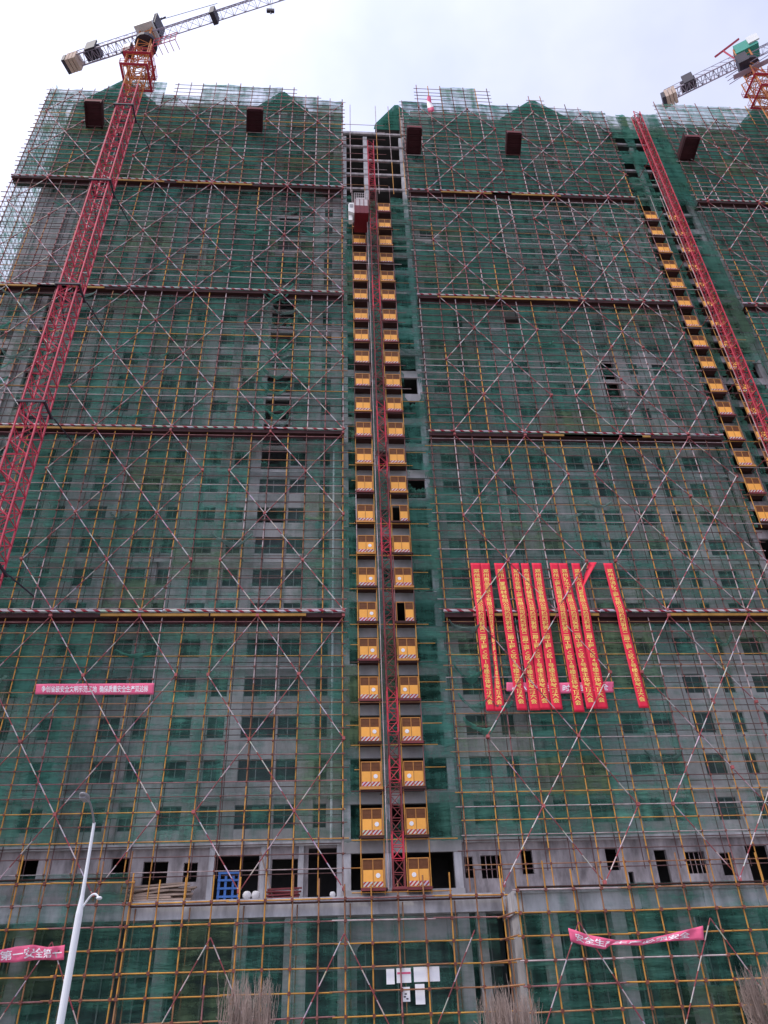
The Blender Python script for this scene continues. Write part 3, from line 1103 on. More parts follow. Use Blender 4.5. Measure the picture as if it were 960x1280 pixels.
def gate_meshes():
    h = GH
    fr = MB()
    w = GW / 2
    fr.box(-w, -w + .06, -.03, .03, 0, h).box(w - .06, w, -.03, .03, 0, h).box(-w + .06, w - .06, -.03, .03, h - .06, h).box(-w + .06, w - .06, -.03, .03, 0, .04)
    fr.box(-.022, .022, -.036, .03, .04, h - .06)
    lf = {}
    for s in (-1, 1):
        x0, x1 = (-w + .065, -.025) if s < 0 else (.025, w - .065)
        panel = MB().box(x0, x1, -.018, .012, .325, .98)
        for k in range(1, 5):
            xx = x0 + (x1 - x0) * k / 5
            panel.box(xx - .012, xx + .012, -.026, -.0182, .335, .97)
        mesh_ = MB()
        mesh_.box(x0, x1, 0.0, .01, 1.0, h - .065)
        for k in range(1, 6):
            xx = x0 + (x1 - x0) * k / 6
            mesh_.box(xx - .008, xx + .008, -.012, -.001, 1.0, h - .065)
        mesh_.box(x0, x1, -.016, -.0125, 1.27, 1.3)
        kick = MB().box(x0, x1, -.024, .012, .045, .32)
        lf[s] = (panel.mesh('door_leaf', 'gate_orange'), mesh_.mesh('mesh_panel', 'gate_mesh'), kick.mesh('kick_plate', 'kick_stripe'))
    sg = MB()
    n = 10
    sg.tube((0, -.034, 0), (0, -.03, 0), .14, n)
    return fr.mesh('gate_frame', 'gate_frame'), lf, sg.mesh('round_sticker', 'notice')


GF, GL, GS = gate_meshes()
ORD = ['lowest', 'second', 'third', 'fourth', 'fifth', 'sixth', 'seventh', 'eighth', 'ninth', 'tenth', 'eleventh', 'twelfth', 'thirteenth', 'fourteenth', 'fifteenth', 'sixteenth', 'seventeenth', 'eighteenth', 'nineteenth', 'twentieth', 'twenty-first', 'twenty-second', 'twenty-third', 'topmost']


def gate(x, z, label, open_left=False, sticker=0, y=0.0):
    o = thing('landing_gate', label, 'gate', (x, y, z), 'orange hoist landing gates')
    put('gate_frame', GF, o, (x, y, z))
    for s in (-1, 1):
        if open_left and s < 0:
            continue
        d = put('door_leaf', GL[s][0], o, (x, y, z))
        put('mesh_panel', GL[s][1], d, (x, y, z))
        put('kick_plate', GL[s][2], d, (x, y, z))
    if sticker:
        put('round_sticker', GS, o, (x + sticker * 0.3, y, z + 0.66))
    return o


SP = 1.395
for i in range(24):
    if i != 22 and i != 23:
        gate(-SP, fz(i), 'orange landing gate left of the central hoist mast, %s from the bottom' % ORD[i] if i else 'lowest orange landing gate left of the central hoist mast', False, 1 if i < 9 else 0)
    if i in (6, 9):
        gate(SP, fz(i), 'half open orange landing gate right of the central hoist mast, the %s of the two' % ('lower' if i == 6 else 'upper'), True)
    else:
        gate(SP, fz(i), 'orange landing gate right of the central hoist mast, %s from the bottom' % ORD[i] if 0 < i < 23 else '%s orange landing gate right of the central hoist mast' % ORD[i], False, -1 if i < 8 else 0)
for k, i in enumerate(range(9, 24)):
    gate(31.95, fz(i) + 0.25, 'orange landing gate left of the second hoist mast, %s from the bottom' % ORD[k] if 0 < k < 14 else '%s orange landing gate left of the second hoist mast' % ('lowest' if k == 0 else 'topmost'))
for k, i in enumerate(range(10, 24)):
    gate(34.6, fz(i) + 0.25, 'orange landing gate half hidden behind the second hoist mast, %s from the bottom' % ORD[k] if 0 < k < 13 else '%s orange landing gate half hidden behind the second hoist mast' % ('lowest' if k == 0 else 'topmost'))


# landing scaffolds: decks, poles, net strips
def landing(label, xc, sp, lo, hi, dz, topz, netx, side_hi):
    root = thing('landing_scaffold', label, 'scaffolding', (xc, 0.4, fz(lo)), 'hoist landing scaffolds')
    for x in (xc - sp - .72, xc - sp + .72, xc + sp - .72, xc + sp + .72):
        z = fz(lo) - 0.4
        while z < topz:
            pole('standard', (x + rnd.uniform(-.02, .02), -0.06, z), (x + rnd.uniform(-.02, .02), -0.06, min(z + 6.1, topz)), 0.034, pole_colour(z - 10), root)
            z += 6.0
    for i in range(lo, hi):
        z = fz(i) + dz
        for s in (-1, 1):
            x = xc + s * sp
            e = rnd.uniform(-.08, .08)
            MB().box(x - .8 + e, x + .8 + e, -.16, .84, z - .11, z - .03).build('landing_deck', 'deck_wood', root)
            MB().box(x - .76, x + .76, -.2, -.165, z - .2, z - .03).build('toe_board', rnd.choice(['deck_wood', 'hoist_rust', 'gate_frame']), root)
        pole('ledger', (xc - sp - 1.3, -0.1, z - .28), (xc + sp + rnd.uniform(1.2, 2.6), -0.1, z - .28), 0.03, pole_colour(z), root)
        if rnd.random() < .5:
            pole('ledger', (xc - sp - rnd.uniform(.9, 1.8), -0.02, z + 1.1), (xc - sp - .7, -0.02, z + 1.1), 0.028, pole_colour(z), root)
        if rnd.random() < .6:
            pole('ledger', (xc + sp + .7, -0.02, z + 1.2), (xc + sp + rnd.uniform(1.6, 2.7), -0.02, z + 1.2), 0.028, pole_colour(z), root)
    for (a, b, y) in netx:
        z = fz(lo if lo else 1) + dz - 0.3
        while z < fz(side_hi):
            h = rnd.choice([2.95, 2.95, 5.9])
            net(root, a, b, z, min(z + h, fz(side_hi) + .3), y + rnd.uniform(0, .05), rnd.uniform(.55, .9), rnd.uniform(.8, 1.2), rnd.random() < .08)
            z += h
    return root


landing('landing decks and poles behind the gates of the central hoist', 0.0, SP, 0, 24, 0.0, 82.0, [(-3.15, -2.15, .3), (2.15, 4.35, .3), (-.66, .66, .55)], 24)
o_l = landing('landing decks and poles behind the gates of the second hoist', 33.27, 1.325, 9, 24, 0.25, 82.0, [(30.7, 31.2, .3), (35.4, 38.2, .3), (32.65, 33.9, .5)], 31)
for k in range(7):
    z = fz(24) + .6 + k * 2.9
    if k not in (2, 4):
        net(o_l, 31.2, 35.4, z, min(z + 2.9, 100.6), .42, rnd.uniform(.6, .9), rnd.uniform(.9, 1.2), k == 1)
    net(o_l, 35.3, 38.25, z, min(z + 2.9, 101), .2, rnd.uniform(.6, .85), rnd.uniform(.9, 1.2))
# a few standards carried on up to the roof over the open bay
root = thing('open_bay_poles', 'bare standing poles in front of the open concrete frame above the hoist cage', 'scaffolding', (0, -0.1, 81))
for x in (-2.25, .95, 2.6, 4.0):
    for k in range(3):
        pole('standard', (x, -.1, 80.5 + 6.3 * k), (x + rnd.uniform(-.03, .03), -.1, 80.5 + 6.3 * k + 6.4), .04, rnd.choice(['pole_grey', 'pole_brown', 'pole_yellow']), root)
for k in range(9):
    z = 82 + k * 1.6
    pole('ledger', (-3.1, -.14, z), (rnd.choice([4.2, 4.2, 2.0]), -.14, z), .03, pole_colour(z), root)


# ------------------------------------------------------------------ lattice masts
def mast_section(w, h, rc, rb, name, material, d=None):
    d = d or w
    mb = MB()
    c = [(-w / 2, -d / 2), (w / 2, -d / 2), (w / 2, d / 2), (-w / 2, d / 2)]
    for x, y in c:
        mb.tube((x, y, 0), (x, y, h), rc, 5)
    for k in range(4):
        (x0, y0), (x1, y1) = c[k], c[(k + 1) % 4]
        mb.tube((x0, y0, 0), (x1, y1, 0), rb, 4)
        mb.tube((x0, y0, h / 2), (x1, y1, h / 2), rb, 4)
        mb.tube((x0, y0, 0), (x1, y1, h / 2), rb, 4)
        mb.tube((x1, y1, h / 2), (x0, y0, h), rb, 4)
    return mb.mesh(name, material)


HM = mast_section(0.66, 1.508, 0.042, 0.026, 'mast_section', 'hoist_red')


HM2 = mast_section(0.8, 1.508, 0.062, 0.04, 'mast_section', 'hoist_red')


def hoist(label, x, y, z0, z1, HM=HM):
    root = thing('construction_hoist', label, 'hoist', (x, y, z0), 'construction hoists')
    z = z0
    while z < z1:
        put('mast_section', HM, root, (x, y, z), None, None, 'hoist_red' if (z > 78 or x > 20 or rnd.random() < .35) else 'hoist_rust')
        z += 1.508
    zz = z0 + 6
    while zz < z1 - 3:
        mb = MB()
        for s in (-1, 1):
            mb.tube((x + s * .3, y + .3, zz), (x + s * .75, 0.9, zz), .04, 5)
        mb.tube((x - .6, y + 1.2, zz), (x + .6, y + 1.2, zz), .04, 5)
        mb.build('wall_tie', 'hoist_rust', root)
        zz += 9
    # power cable and guide pole
    MB().tube((x - .62, y + .2, z0), (x - .62, y + .2, z1 - 12), .03, 5).build('cable_guide', 'pole_grey', root)
    MB().tube((x - .5, y - .1, z0), (x - .52, y - .1, z1 - 14), .018, 4).build('power_cable', 'crane_dark', root)
    MB().box(x - .42, x + .42, y - .42, y + .42, z0 - .12, z0).build('base_plate', 'hoist_rust', root)
    return root


hoist('red lattice hoist mast between the two columns of orange gates', 0.0, -2.05, 8.98, 86.2)
hoist('red lattice hoist mast at the right, rising to the netted roof edge', 33.45, -2.1, 8.85, 96.0, HM2)

# hoist cage
cg = thing('hoist_cage', 'dark red hoist cage with white roof parts high on the central mast', 'hoist cage', (-1.25, -1.7, 72.6))
cx0, cx1, cy0, cy1, cz0, cz1 = -2.0, -0.5, -2.9, -0.55, 72.6, 75.0
MB().box(cx0, cx1, cy0, cy1, cz0, cz0 + .12).build('floor', 'cage_red', cg)
MB().box(cx0, cx1, cy0, cy1, cz1, cz1 + .08).build('roof', 'cage_pale', cg)
MB().box(cx0, cx1, cy0, cy0 + .05, cz0 + .122, cz1 - 1.1).build('front_panel', 'cage_red', cg)
MB().box(cx0 + .04, cx1 - .04, cy0 + .01, cy0 + .05, cz1 - 1.098, cz1 - .002).build('upper_panel', 'cage_pale', cg)
MB().box(cx0, cx0 + .05, cy0 + .052, cy1, cz0 + .122, cz1 - .002).build('side_panel', 'cage_red', cg)
MB().box(cx1 - .05, cx1, cy0 + .052, cy1, cz0 + .122, cz1 - .002).build('side_panel', 'cage_red', cg)
for k in range(4):
    xx = cx0 + .1 + k * .43
    MB().box(xx, xx + .05, cy0 - .03, cy0 - .002, cz0 + .1, cz1).build('panel_rib', 'cage_red', cg)
rl = MB()
for z in (.35, .7, 1.1):
    rl.tube((cx0, cy0, cz1 + z), (cx1, cy0, cz1 + z), .03, 5).tube((cx0, cy0, cz1 + z), (cx0, cy1, cz1 + z), .03, 5).tube((cx1, cy0, cz1 + z), (cx1, cy1, cz1 + z), .03, 5)
for k in range(8):
    xx = cx0 + (cx1 - cx0) * k / 7
    rl.tube((xx, cy0, cz1), (xx, cy0, cz1 + 1.1), .022, 5)
rl.build('roof_railing', 'cage_pale', cg)
MB().box(cx0 + .25, cx1 - .3, cy0 + .5, cy1 - .5, cz1 + .09, cz1 + 1.0).build('drive_unit', 'cage_pale', cg)
cb = MB().poly([(cx0 - .62, 73.3), (cx0 - .01, 73.0), (cx0 - .01, 74.75), (cx0 - .5, 74.75), (cx0 - .62, 74.5)], -2.6, -1.6).build('operator_cab', 'crane_white', cg)
MB().box(cx0 - .5, cx0 - .14, -2.63, -2.602, 73.95, 74.5).build('cab_window', 'lamp_grey', cb)
MB().box(cx0 - .58, cx0 - .2, -2.3, -1.8, 72.2, 72.98).build('cab_step', 'crane_white', cb)


# ------------------------------------------------------------------ unloading platforms
def platform(x, z, length, w, skew, label):
    root = thing('unloading_platform', label, 'platform', (x, 0, z), 'dark red unloading platforms')
    def P(u, v):
        return (x + u + skew * v, -v)
    def slab(u0, u1, v0, v1, z0, z1, nm, mt_, par=root):
        mb = MB()
        q = [P(u0, v0), P(u1, v0), P(u1, v1), P(u0, v1)]
        mb.v = [(a, b, z0) for a, b in q] + [(a, b, z1) for a, b in q]
        mb.f = [(0, 1, 2, 3), (7, 6, 5, 4), (0, 4, 5, 1), (1, 5, 6, 2), (2, 6, 7, 3), (3, 7, 4, 0)]
        mb.m = [0] * 6
        return mb.build(nm, mt_, par)
    h = w / 2
    slab(-h, h, -.6, length, z, z + .06, 'deck', 'platform_red')
    for u in (-h + .08, h - .08):
        slab(u - .06, u + .06, -.8, length, z - .2, z - .002, 'main_beam', 'platform_red')
    for k in range(5):
        v = .2 + k * (length - .4) / 4
        slab(-h + .145, h - .145, v - .05, v + .05, z - .12, z - .003, 'cross_beam', 'platform_red')
    for s in (-1, 1):
        slab(s * h - .025, s * h + .025, 0, length, z + .062, z + .9, 'side_panel', 'platform_red')
    slab(-h + .03, h - .03, length - .05, length, z + .062, z + .4, 'end_gate', 'hoist_rust')
    cb_ = MB()
    for s in (-1, 1):
        a = P(s * h, length * .9)
        b = P(s * h, 0)
        cb_.tube((a[0], a[1], z + .05), (b[0], .6, z + 5.6), .022, 4)
        a = P(s * h, length * .5)
        cb_.tube((a[0], a[1], z + .05), (b[0], .6, z + 5.4), .022, 4)
    cb_.build('suspension_cable', 'crane_dark', root)


platform(-32.6, 92.2, 3.0, 2.0, 0.18, 'dark red cantilever platform near the left roof corner')
platform(-13.8, 92.4, 2.8, 1.9, 0.10, 'dark red cantilever platform left of the open concrete bay')
platform(5.3, 89.1, 3.2, 1.75, -0.05, 'dark red cantilever platform beside the open concrete bay')
platform(17.5, 89.8, 2.7, 1.8, -0.15, 'dark red cantilever platform between the two hoists')
platform(39.2, 90.2, 2.9, 1.9, -0.10, 'dark red cantilever platform right of the second hoist mast')


# ------------------------------------------------------------------ tower cranes
def tri_truss(mb, p0, p1, up, w, h, n, rc, rb):
    """truss with two lower chords and one upper chord from p0 to p1"""
    p0, p1 = Vector(p0), Vector(p1)
    d = (p1 - p0).normalized()
    s = d.cross(Vector((0, 0, 1))).normalized()
    z = Vector((0, 0, h * up))
    A = [p0 + (p1 - p0) * (k / n) + s * (w / 2) for k in range(n + 1)]
    B = [p0 + (p1 - p0) * (k / n) - s * (w / 2) for k in range(n + 1)]
    C = [p0 + (p1 - p0) * ((k + .5) / n) + z for k in range(n)]
    mb.tube(A[0], A[-1], rc, 5).tube(B[0], B[-1], rc, 5).tube(C[0], C[-1], rc, 5)
    for k in range(n):
        for q in (A[k], A[k + 1], B[k], B[k + 1]):
            mb.tube(q, C[k], rb, 4)
        mb.tube(A[k], B[k + 1], rb, 4)
        mb.tube(A[k], B[k], rb, 4)
    return mb


def crane(label, x, y, zslew, heading, jl, cl, mast_lo, mast_mat, head_mat, full=True, ties=()):
    root = thing('tower_crane', label, 'crane', (x, y, 0), 'tower cranes over the roof')
    sec = mast_section(1.6, 2.8, 0.085, 0.05, 'mast_section', mast_mat)
    z = zslew - 2.6
    k = 0
    while z - 2.8 > mast_lo:
        z -= 2.8
        put('mast_section', sec, root, (x, y, z), None, None, mast_mat if k > 2 else head_mat)
        k += 1
    # climbing frame round the top
    top = mast_section(2.5, 5.6, 0.09, 0.06, 'climbing_frame', head_mat)
    put('climbing_frame', top, root, (x, y, zslew - 8.0))
    for zz in (zslew - 8.0, zslew - 5.2):
        pf = MB()
        W = 1.65
        pf.box(x - W, x + W, y - W, y - 1.35, zz, zz + .05).box(x - W, x + W, y + 1.35, y + W, zz, zz + .05)
        pf.box(x - W, x - 1.35, y - 1.35, y + 1.35, zz, zz + .05).box(x + 1.35, x + W, y - 1.35, y + 1.35, zz, zz + .05)
        for s in (-1, 1):
            for q in (.5, 1.0):
                pf.tube((x - W, y + s * W, zz + q), (x + W, y + s * W, zz + q), .03, 4).tube((x + s * W, y - W, zz + q), (x + s * W, y + W, zz + q), .03, 4)
            for q in (-W, -.55, .55, W):
                pf.tube((x + q, y + s * W, zz), (x + q, y + s * W, zz + 1), .025, 4).tube((x + s * W, y + q, zz), (x + s * W, y + q, zz + 1), .025, 4)
        pf.build('climbing_walkway', 'crane_red', root)
    put('top_section', sec, root, (x, y, zslew - 2.45), None, (.95, .95, .85), head_mat)
    MB().tube((x, y, zslew - .1), (x, y, zslew + .5), 1.35, 16).build('slewing_ring', 'crane_dark', root)
    d = Vector((math.cos(heading), math.sin(heading), 0))
    s = Vector((-d.y, d.x, 0))
    zj = zslew + 2.0
    c = Vector((x, y, zj))
    # head: box tower between jib and counter jib
    hd = MB()
    for a in (-.8, .8):
        for b in (-.75, .75):
            p_ = c + d * a + s * b
            hd.tube((p_.x, p_.y, zslew + .5), (p_.x, p_.y, zj + 2.2), .11, 5)
    for zz in (zslew + .6, zj, zj + 1.1, zj + 2.2):
        for a, b, a2, b2 in ((-.8, -.75, .8, -.75), (.8, -.75, .8, .75), (.8, .75, -.8, .75), (-.8, .75, -.8, -.75)):
            p_, q_ = c + d * a + s * b, c + d * a2 + s * b2
            hd.tube((p_.x, p_.y, zz), (q_.x, q_.y, zz), .07, 4)
    hd.build('tower_head', head_mat, root)
    # cab under the jib root on the camera side
    cbm = MB()
    q0 = c + d * 1.0 - s * 1.0
    for (u0, u1, v0, v1, z0, z1) in ((0, 1.7, -1.5, .1, -1.5, .8),):
        pp = [q0 + d * u + s * v for u, v in ((u0, v0), (u1, v0), (u1, v1), (u0, v1))]
        cbm.v = [(p_.x, p_.y, zj + z0) for p_ in pp] + [(p_.x, p_.y, zj + z1) for p_ in pp]
        cbm.f = [(0, 3, 2, 1), (4, 5, 6, 7), (0, 1, 5, 4), (1, 2, 6, 5), (2, 3, 7, 6), (3, 0, 4, 7)]
        cbm.m = [0] * 6
    return root, c, d, s, zj, cbm


def obox(mb, c, d, s, u0, u1, v0, v1, z0, z1):
    pp = [c + d * u + s * v for u, v in ((u0, v0), (u1, v0), (u1, v1), (u0, v1))]
    b = len(mb.v)
    mb.v += [(p_.x, p_.y, c.z + z0) for p_ in pp] + [(p_.x, p_.y, c.z + z1) for p_ in pp]
    for q in ((0, 3, 2, 1), (4, 5, 6, 7), (0, 1, 5, 4), (1, 2, 6, 5), (2, 3, 7, 6), (3, 0, 4, 7)):
        mb.f.append(tuple(b + i for i in q))
        mb.m.append(0)
    return mb


def crane_arms(root, c, d, s, zj, cl, jl, colour, chord):
    # counter jib: flat deck truss with railing, winch, weights
    p0, p1 = c - d * .8, c - d * cl
    mb = MB()
    n = 9
    for b in (-.7, .7):
        a0, a1 = p0 + s * b, p1 + s * b
        mb.tube(a0, a1, .11, 5)
        mb.tube(a0 + Vector((0, 0, 1.0)), a1 + Vector((0, 0, 1.0)), .045, 4)
        for k in range(n + 1):
            q = a0 + (a1 - a0) * (k / n)
            mb.tube(q, q + Vector((0, 0, 1.0)), .04, 4)
            if k < n:
                mb.tube(q, a0 + (a1 - a0) * ((k + 1) / n) + Vector((0, 0, 1.0)), .035, 4)
    for k in range(2 * n + 1):
        q = p0 + (p1 - p0) * (k / (2 * n))
        mb.tube(q + s * .7, q - s * .7, .05, 4)
        if k < 2 * n:
            q2 = p0 + (p1 - p0) * ((k + 1) / (2 * n))
            mb.tube(q + s * (.7 if k % 2 else -.7), q2 - s * (.7 if k % 2 else -.7), .045, 4)
    mb.build('counter_jib', chord, root)
    w = obox(MB(), c, d, s, -cl + 2.2, -cl + 4.2, -.6, .6, .15, 1.2).build('winch', 'crane_dark', root)
    obox(MB(), c, d, s, -cl + 2.6, -cl + 4.0, -1.0, -.76, -.2, 1.7).build('winch_motor', 'crane_dark', w)
    for k in range(3):
        obox(MB(), c, d, s, -cl - .1 + k * .5, -cl + .32 + k * .5, -.85, .85, -1.0, .7).build('counterweight', 'counterweight', root)
    obox(MB(), c, d, s, -cl - .6, -cl - .15, -.9, .9, -.9, .4).build('counterweight', 'crane_dark', root)
    jb = tri_truss(MB(), c + d * .8, c + d * jl, 1, 1.15, 1.2, int(jl / 1.5), .065, .03)
    jb.build('jib', chord, root)
    obox(MB(), c, d, s, 8.6, 9.2, -.75, .75, -.5, 1.1).build('trolley', 'crane_dark', root)
    mb = MB()
    for b in (-.2, .2):
        q = c + d * 16.5 + s * b
        mb.tube(q, q - Vector((0, 0, 3.2)), .02, 4)
    mb.build('hoist_rope', 'crane_dark', root)
    q = c + d * 16.5
    mb = MB()
    mb.box(q.x - .45, q.x + .45, q.y - .16, q.y + .16, c.z - 3.7, c.z - 3.2)
    mb.tube((q.x, q.y, c.z - 3.7), (q.x + .1, q.y, c.z - 4.2), .09, 5)
    mb.build('hook_block', 'crane_dark', root)


hL = math.atan2(-0.315, 0.95)
root, c, d, s, zj, cab_ = crane('red lattice tower crane standing in front of the left scaffold', -27.5, -4.0, 104.0, hL, 30, 11.2, 0, 'crane_red', 'crane_orange')
crane_arms(root, c, d, s, zj, 11.0, 34, 'crane_white', 'crane_hazy')
cbo = obox(MB(), c, d, s, -1.1, 1.1, -1.3, 1.0, .9, 3.2).build('machinery_box', 'crane_white', root)
obox(MB(), c, d, s, -1.3, 1.15, -1.5, 1.2, .5, .895).build('box_floor', 'crane_white', cbo)
obox(MB(), c, d, s, 1.105, 1.35, -1.15, .9, .8, 3.4).build('back_panel', 'crane_dark', cbo)
mb = MB()
for k in range(3):
    q = c + d * (.1 + .5 * k)
    mb.tube((q.x, q.y, c.z + 3.2), (q.x, q.y, c.z + 4.4), .06, 5)
    mb.tube((q.x, q.y, c.z + 4.3), (q.x + .6, q.y - .2, c.z + 4.6), .1, 5)
mb.tube(tuple(c + d * .3 + Vector((0, 0, 4.3))), tuple(c + d * 9 + Vector((0, 0, 3.6))), .035, 4)
mb.build('top_sheaves', 'crane_dark', root)
# operator's cab and side stair platform
cbo = obox(MB(), c, d, s, -1.7, -.6, -1.7, -.6, -6.2, -4.4).build('operator_cab', 'crane_dark', root)
obox(MB(), c, d, s, -1.6, -.7, -1.73, -1.702, -5.5, -4.6).build('cab_window', 'crane_white', cbo)
mb = MB()
for q in (0, .9, 1.8):
    a, b = c + d * 1.6 - s * .6 + Vector((0, 0, -4.6 + q)), c + d * 4.6 - s * .6 + Vector((0, 0, -4.6 + q))
    mb.tube(a, b, .05, 4)
for k in range(5):
    a = c + d * (1.6 + .75 * k) - s * .6 + Vector((0, 0, -4.6))
    mb.tube(a, a + Vector((0, 0, 1.8)), .045, 4)
    mb.tube(a, a + s * 1.2, .045, 4)
mb.build('side_gallery', 'crane_red', root)
for zt in (15.5, 29.0, 43.5, 57.5, 73.5, 88.0):
    mb = MB()
    x, y = -27.5, -4.0
    for e in (-.98, .98):
        mb.box(x - 1.1, x + 1.1, y + e - .07, y + e + .07, zt, zt + .18)
        mb.box(x + e - .07, x + e + .07, y - .9, y + .9, zt, zt + .18)
    mb.tube((x + 1.1, y + 1.1, zt + .15), (x + 1.9, 0.3, zt + .15), .06, 6).tube((x - 1.1, y + 1.1, zt + .15), (x - 1.7, 0.3, zt + .15), .06, 6)
    mb.build('wall_tie_collar', 'crane_dark', root)

hR = math.atan2(-0.53, 0.85)
CRX, CRY = 52.0, -2.6
root, c, d, s, zj, cab_ = crane('orange tower crane over the right roof corner, cut by the photo edge', CRX, CRY, 109.2, hR, 30, 11, 40, 'crane_orange', 'crane_orange')
crane_arms(root, c, d, s, zj, 10.6, 30, 'crane_hazy', 'crane_hazy')
cbo = obox(MB(), c, d, s, -.7, 2.0, -1.0, 1.0, 1.2, 2.7).build('machinery_box', 'crane_green', root)
obox(MB(), c, d, s, 1.0, 2.4, -1.2, -1.003, 1.3, 2.8).build('side_plate', 'crane_white', cbo)
obox(MB(), c, d, s, -.8, 2.1, -1.0, 1.0, .7, 1.195).build('box_floor', 'crane_green', cbo)
mb = MB()
q = c - d * .9
mb.tube((q.x, q.y, c.z + 1), tuple(q - d * .8 + Vector((0, 0, 4.4))), .12, 5)
mb.tube(tuple(q - d * 2.0 + Vector((0, 0, 3.9))), tuple(q + d * 1.6 + Vector((0, 0, 5.3))), .16, 5)
mb.build('derrick', 'crane_red', root)
cbo = obox(MB(), c, d, s, -1.6, -.3, -2.6, -1.2, -4.2, -2.2).build('operator_cab', 'crane_dark', root)
mb = MB()
for q in (0, .9, 1.8):
    a, b = c - d * 3.2 - s * .6 + Vector((0, 0, -4.6 + q)), c + d * 3.2 - s * 1.6 + Vector((0, 0, -4.6 + q))
    mb.tube(a, b, .06, 4)
obox(mb, c, d, s, -2.6, 3.0, -1.7, -1.0, -4.75, -4.7)
mb.build('side_gallery', 'crane_hazy', root)


# ------------------------------------------------------------------ banners
def text_mesh(body, size, vertical, material, squash=1.0, line=0.92):
    cu = bpy.data.curves.new('lettering', 'FONT')
    cu.body = '\n'.join(body) if vertical else body
    cu.size = size
    cu.resolution_u = 1
    cu.align_x = 'CENTER'
    cu.align_y = 'CENTER' if not vertical else 'TOP'
    cu.space_line = line
    cu.offset = size * 0.016
    o = bpy.data.objects.new('lettering_source', cu)
    COL.objects.link(o)
    bpy.context.view_layer.update()
    dg = bpy.context.evaluated_depsgraph_get()
    me = bpy.data.meshes.new_from_object(o.evaluated_get(dg), depsgraph=dg)
    bpy.data.objects.remove(o)
    bpy.data.curves.remove(cu)
    me.materials.clear()
    me.materials.append(MATS[material])
    co = np.empty(len(me.vertices) * 3, 'f')
    me.vertices.foreach_get('co', co)
    return me, co.reshape(-1, 3)


def strip(prof, n, y, wav, seed, folds=1.0):
    """hanging strip: prof(t) -> (x_left, x_right, z, dy_left, dy_right) for t 0..1; returns MB and a sampler"""
    r = random.Random(seed)
    p1, p2 = r.uniform(0, 6), r.uniform(0, 6)
    nx = 4
    def P(t, u):
        xl, xr, z, dl, dr = prof(t)
        yy = y + dl + (dr - dl) * u + wav * (math.sin(7 * t + p1) + .5 * math.sin(19 * t + p2 + 2 * u)) * folds
        return (xl + (xr - xl) * u, yy, z)
    mb = MB()
    for j in range(n + 1):
        for i in range(nx + 1):
            mb.v.append(P(j / n, i / nx))
    for j in range(n):
        for i in range(nx):
            a = j * (nx + 1) + i
            mb.f.append((a, a + nx + 1, a + nx + 2, a + 1))
            mb.m.append(0)
    return mb, P


def thicken(o, t=0.008):
    md = o.modifiers.new('thickness', 'SOLIDIFY')
    md.thickness = t
    md.offset = 1
    for p_ in o.data.polygons:
        p_.use_smooth = True


BT = [(588, 600.5), (600.5, 612), (617.5, 630), (638, 648.5), (651, 661), (664.5, 676.5), (687, 697.5), (698, 709), (714, 724.5), (754, 765.5)]
BB = [(608, 619), (619, 631.5), (646.5, 659.5), (662.5, 675.5), (675.5, 689), (690, 703.5), (718, 731), (733.5, 747), (747, 760.5), (799, 811.5)]
ENDS = [889, 889, 888, 888, 887, 887, 890, 886, 886, 885]
CO = ['郑州建筑劳务有限公司', '郑州商品混凝土有限公司', '郑州广厦建材有限公司', '郑州市安装工程有限公司', '郑州建筑机械租赁公司', '郑州塔吊设备有限公司', '郑州工程监理有限公司', '郑州防水工程有限公司', '郑州大众门窗有限公司', '郑州市消防工程有限公司']
BLAB = ['leftmost of the vertical red banners with yellow characters', 'vertical red banner folded thin along its lower half, second from the left', 'third vertical red banner from the left, with a gap on both sides', 'fourth vertical red banner from the left, first of a close trio', 'fifth vertical red banner from the left, middle of a close trio', 'sixth vertical red banner from the left, last of a close trio', 'seventh vertical red banner from the left, reaching lowest', 'eighth vertical red banner from the left, just beside the twisted one', 'ninth vertical red banner from the left, the twisted plain strip crossing its top', 'rightmost vertical red banner, hanging apart from the others']
for k in range(10):
    Yb = -0.135
    a0, a1 = at(BT[k][0], 704, Yb), at(BT[k][1], 704, Yb)
    b0, b1 = at(BB[k][0], ENDS[k], Yb), at(BB[k][1], ENDS[k], Yb)
    def prof(t, a0=a0, a1=a1, b0=b0, b1=b1, k=k):
        xl, xr = a0.x + (b0.x - a0.x) * t, a1.x + (b1.x - a1.x) * t
        z = a0.z + (b0.z - a0.z) * t
        dl = dr = 0.0
        if k == 1:                       # folded thin in the lower half
            w = max(0, 1 - abs(t - .62) / .34)
            w = min(1, w * 1.6)
            m_ = (xl + xr) / 2 + .06
            xl, xr = m_ + (xl - m_) * (1 - .62 * w), m_ + (xr - m_) * (1 - .62 * w)
            dl = .12 * w
        bulge = -0.17 * math.exp(-((z - 27.75) / 0.9) ** 2)
        return xl, xr, z, dl + bulge, dr + bulge
    mb, P = strip(prof, 60, Yb, 0.010, k)
    o = mb.build('vertical_banner', 'banner_red')
    thicken(o)
    tag(o, BLAB[k], 'banner', 'vertical red banners')
    body = CO[k] + '热烈祝贺二期工程C区' + str(k % 5 + 1) + '号楼主体封顶大会'
    Ht = a0.z - b0.z
    size = Ht * 0.92 / len(body)
    me, co = text_mesh(body, size * 1.06, True, 'text_yellow', line=1.0)
    y0, y1 = co[:, 1].max(), co[:, 1].min()
    wx = max(abs(co[:, 0].min()), abs(co[:, 0].max()))
    new = np.empty_like(co)
    for i in range(len(co)):
        t = 0.045 + (y0 - co[i, 1]) / (y0 - y1) * 0.915
        u = 0.5 + co[i, 0] / wx * 0.31
        p_ = P(t, u)
        new[i] = (p_[0], p_[1] - 0.02, p_[2])
    me.vertices.foreach_set('co', new.ravel())
    me.update()
    put('lettering', me, o)
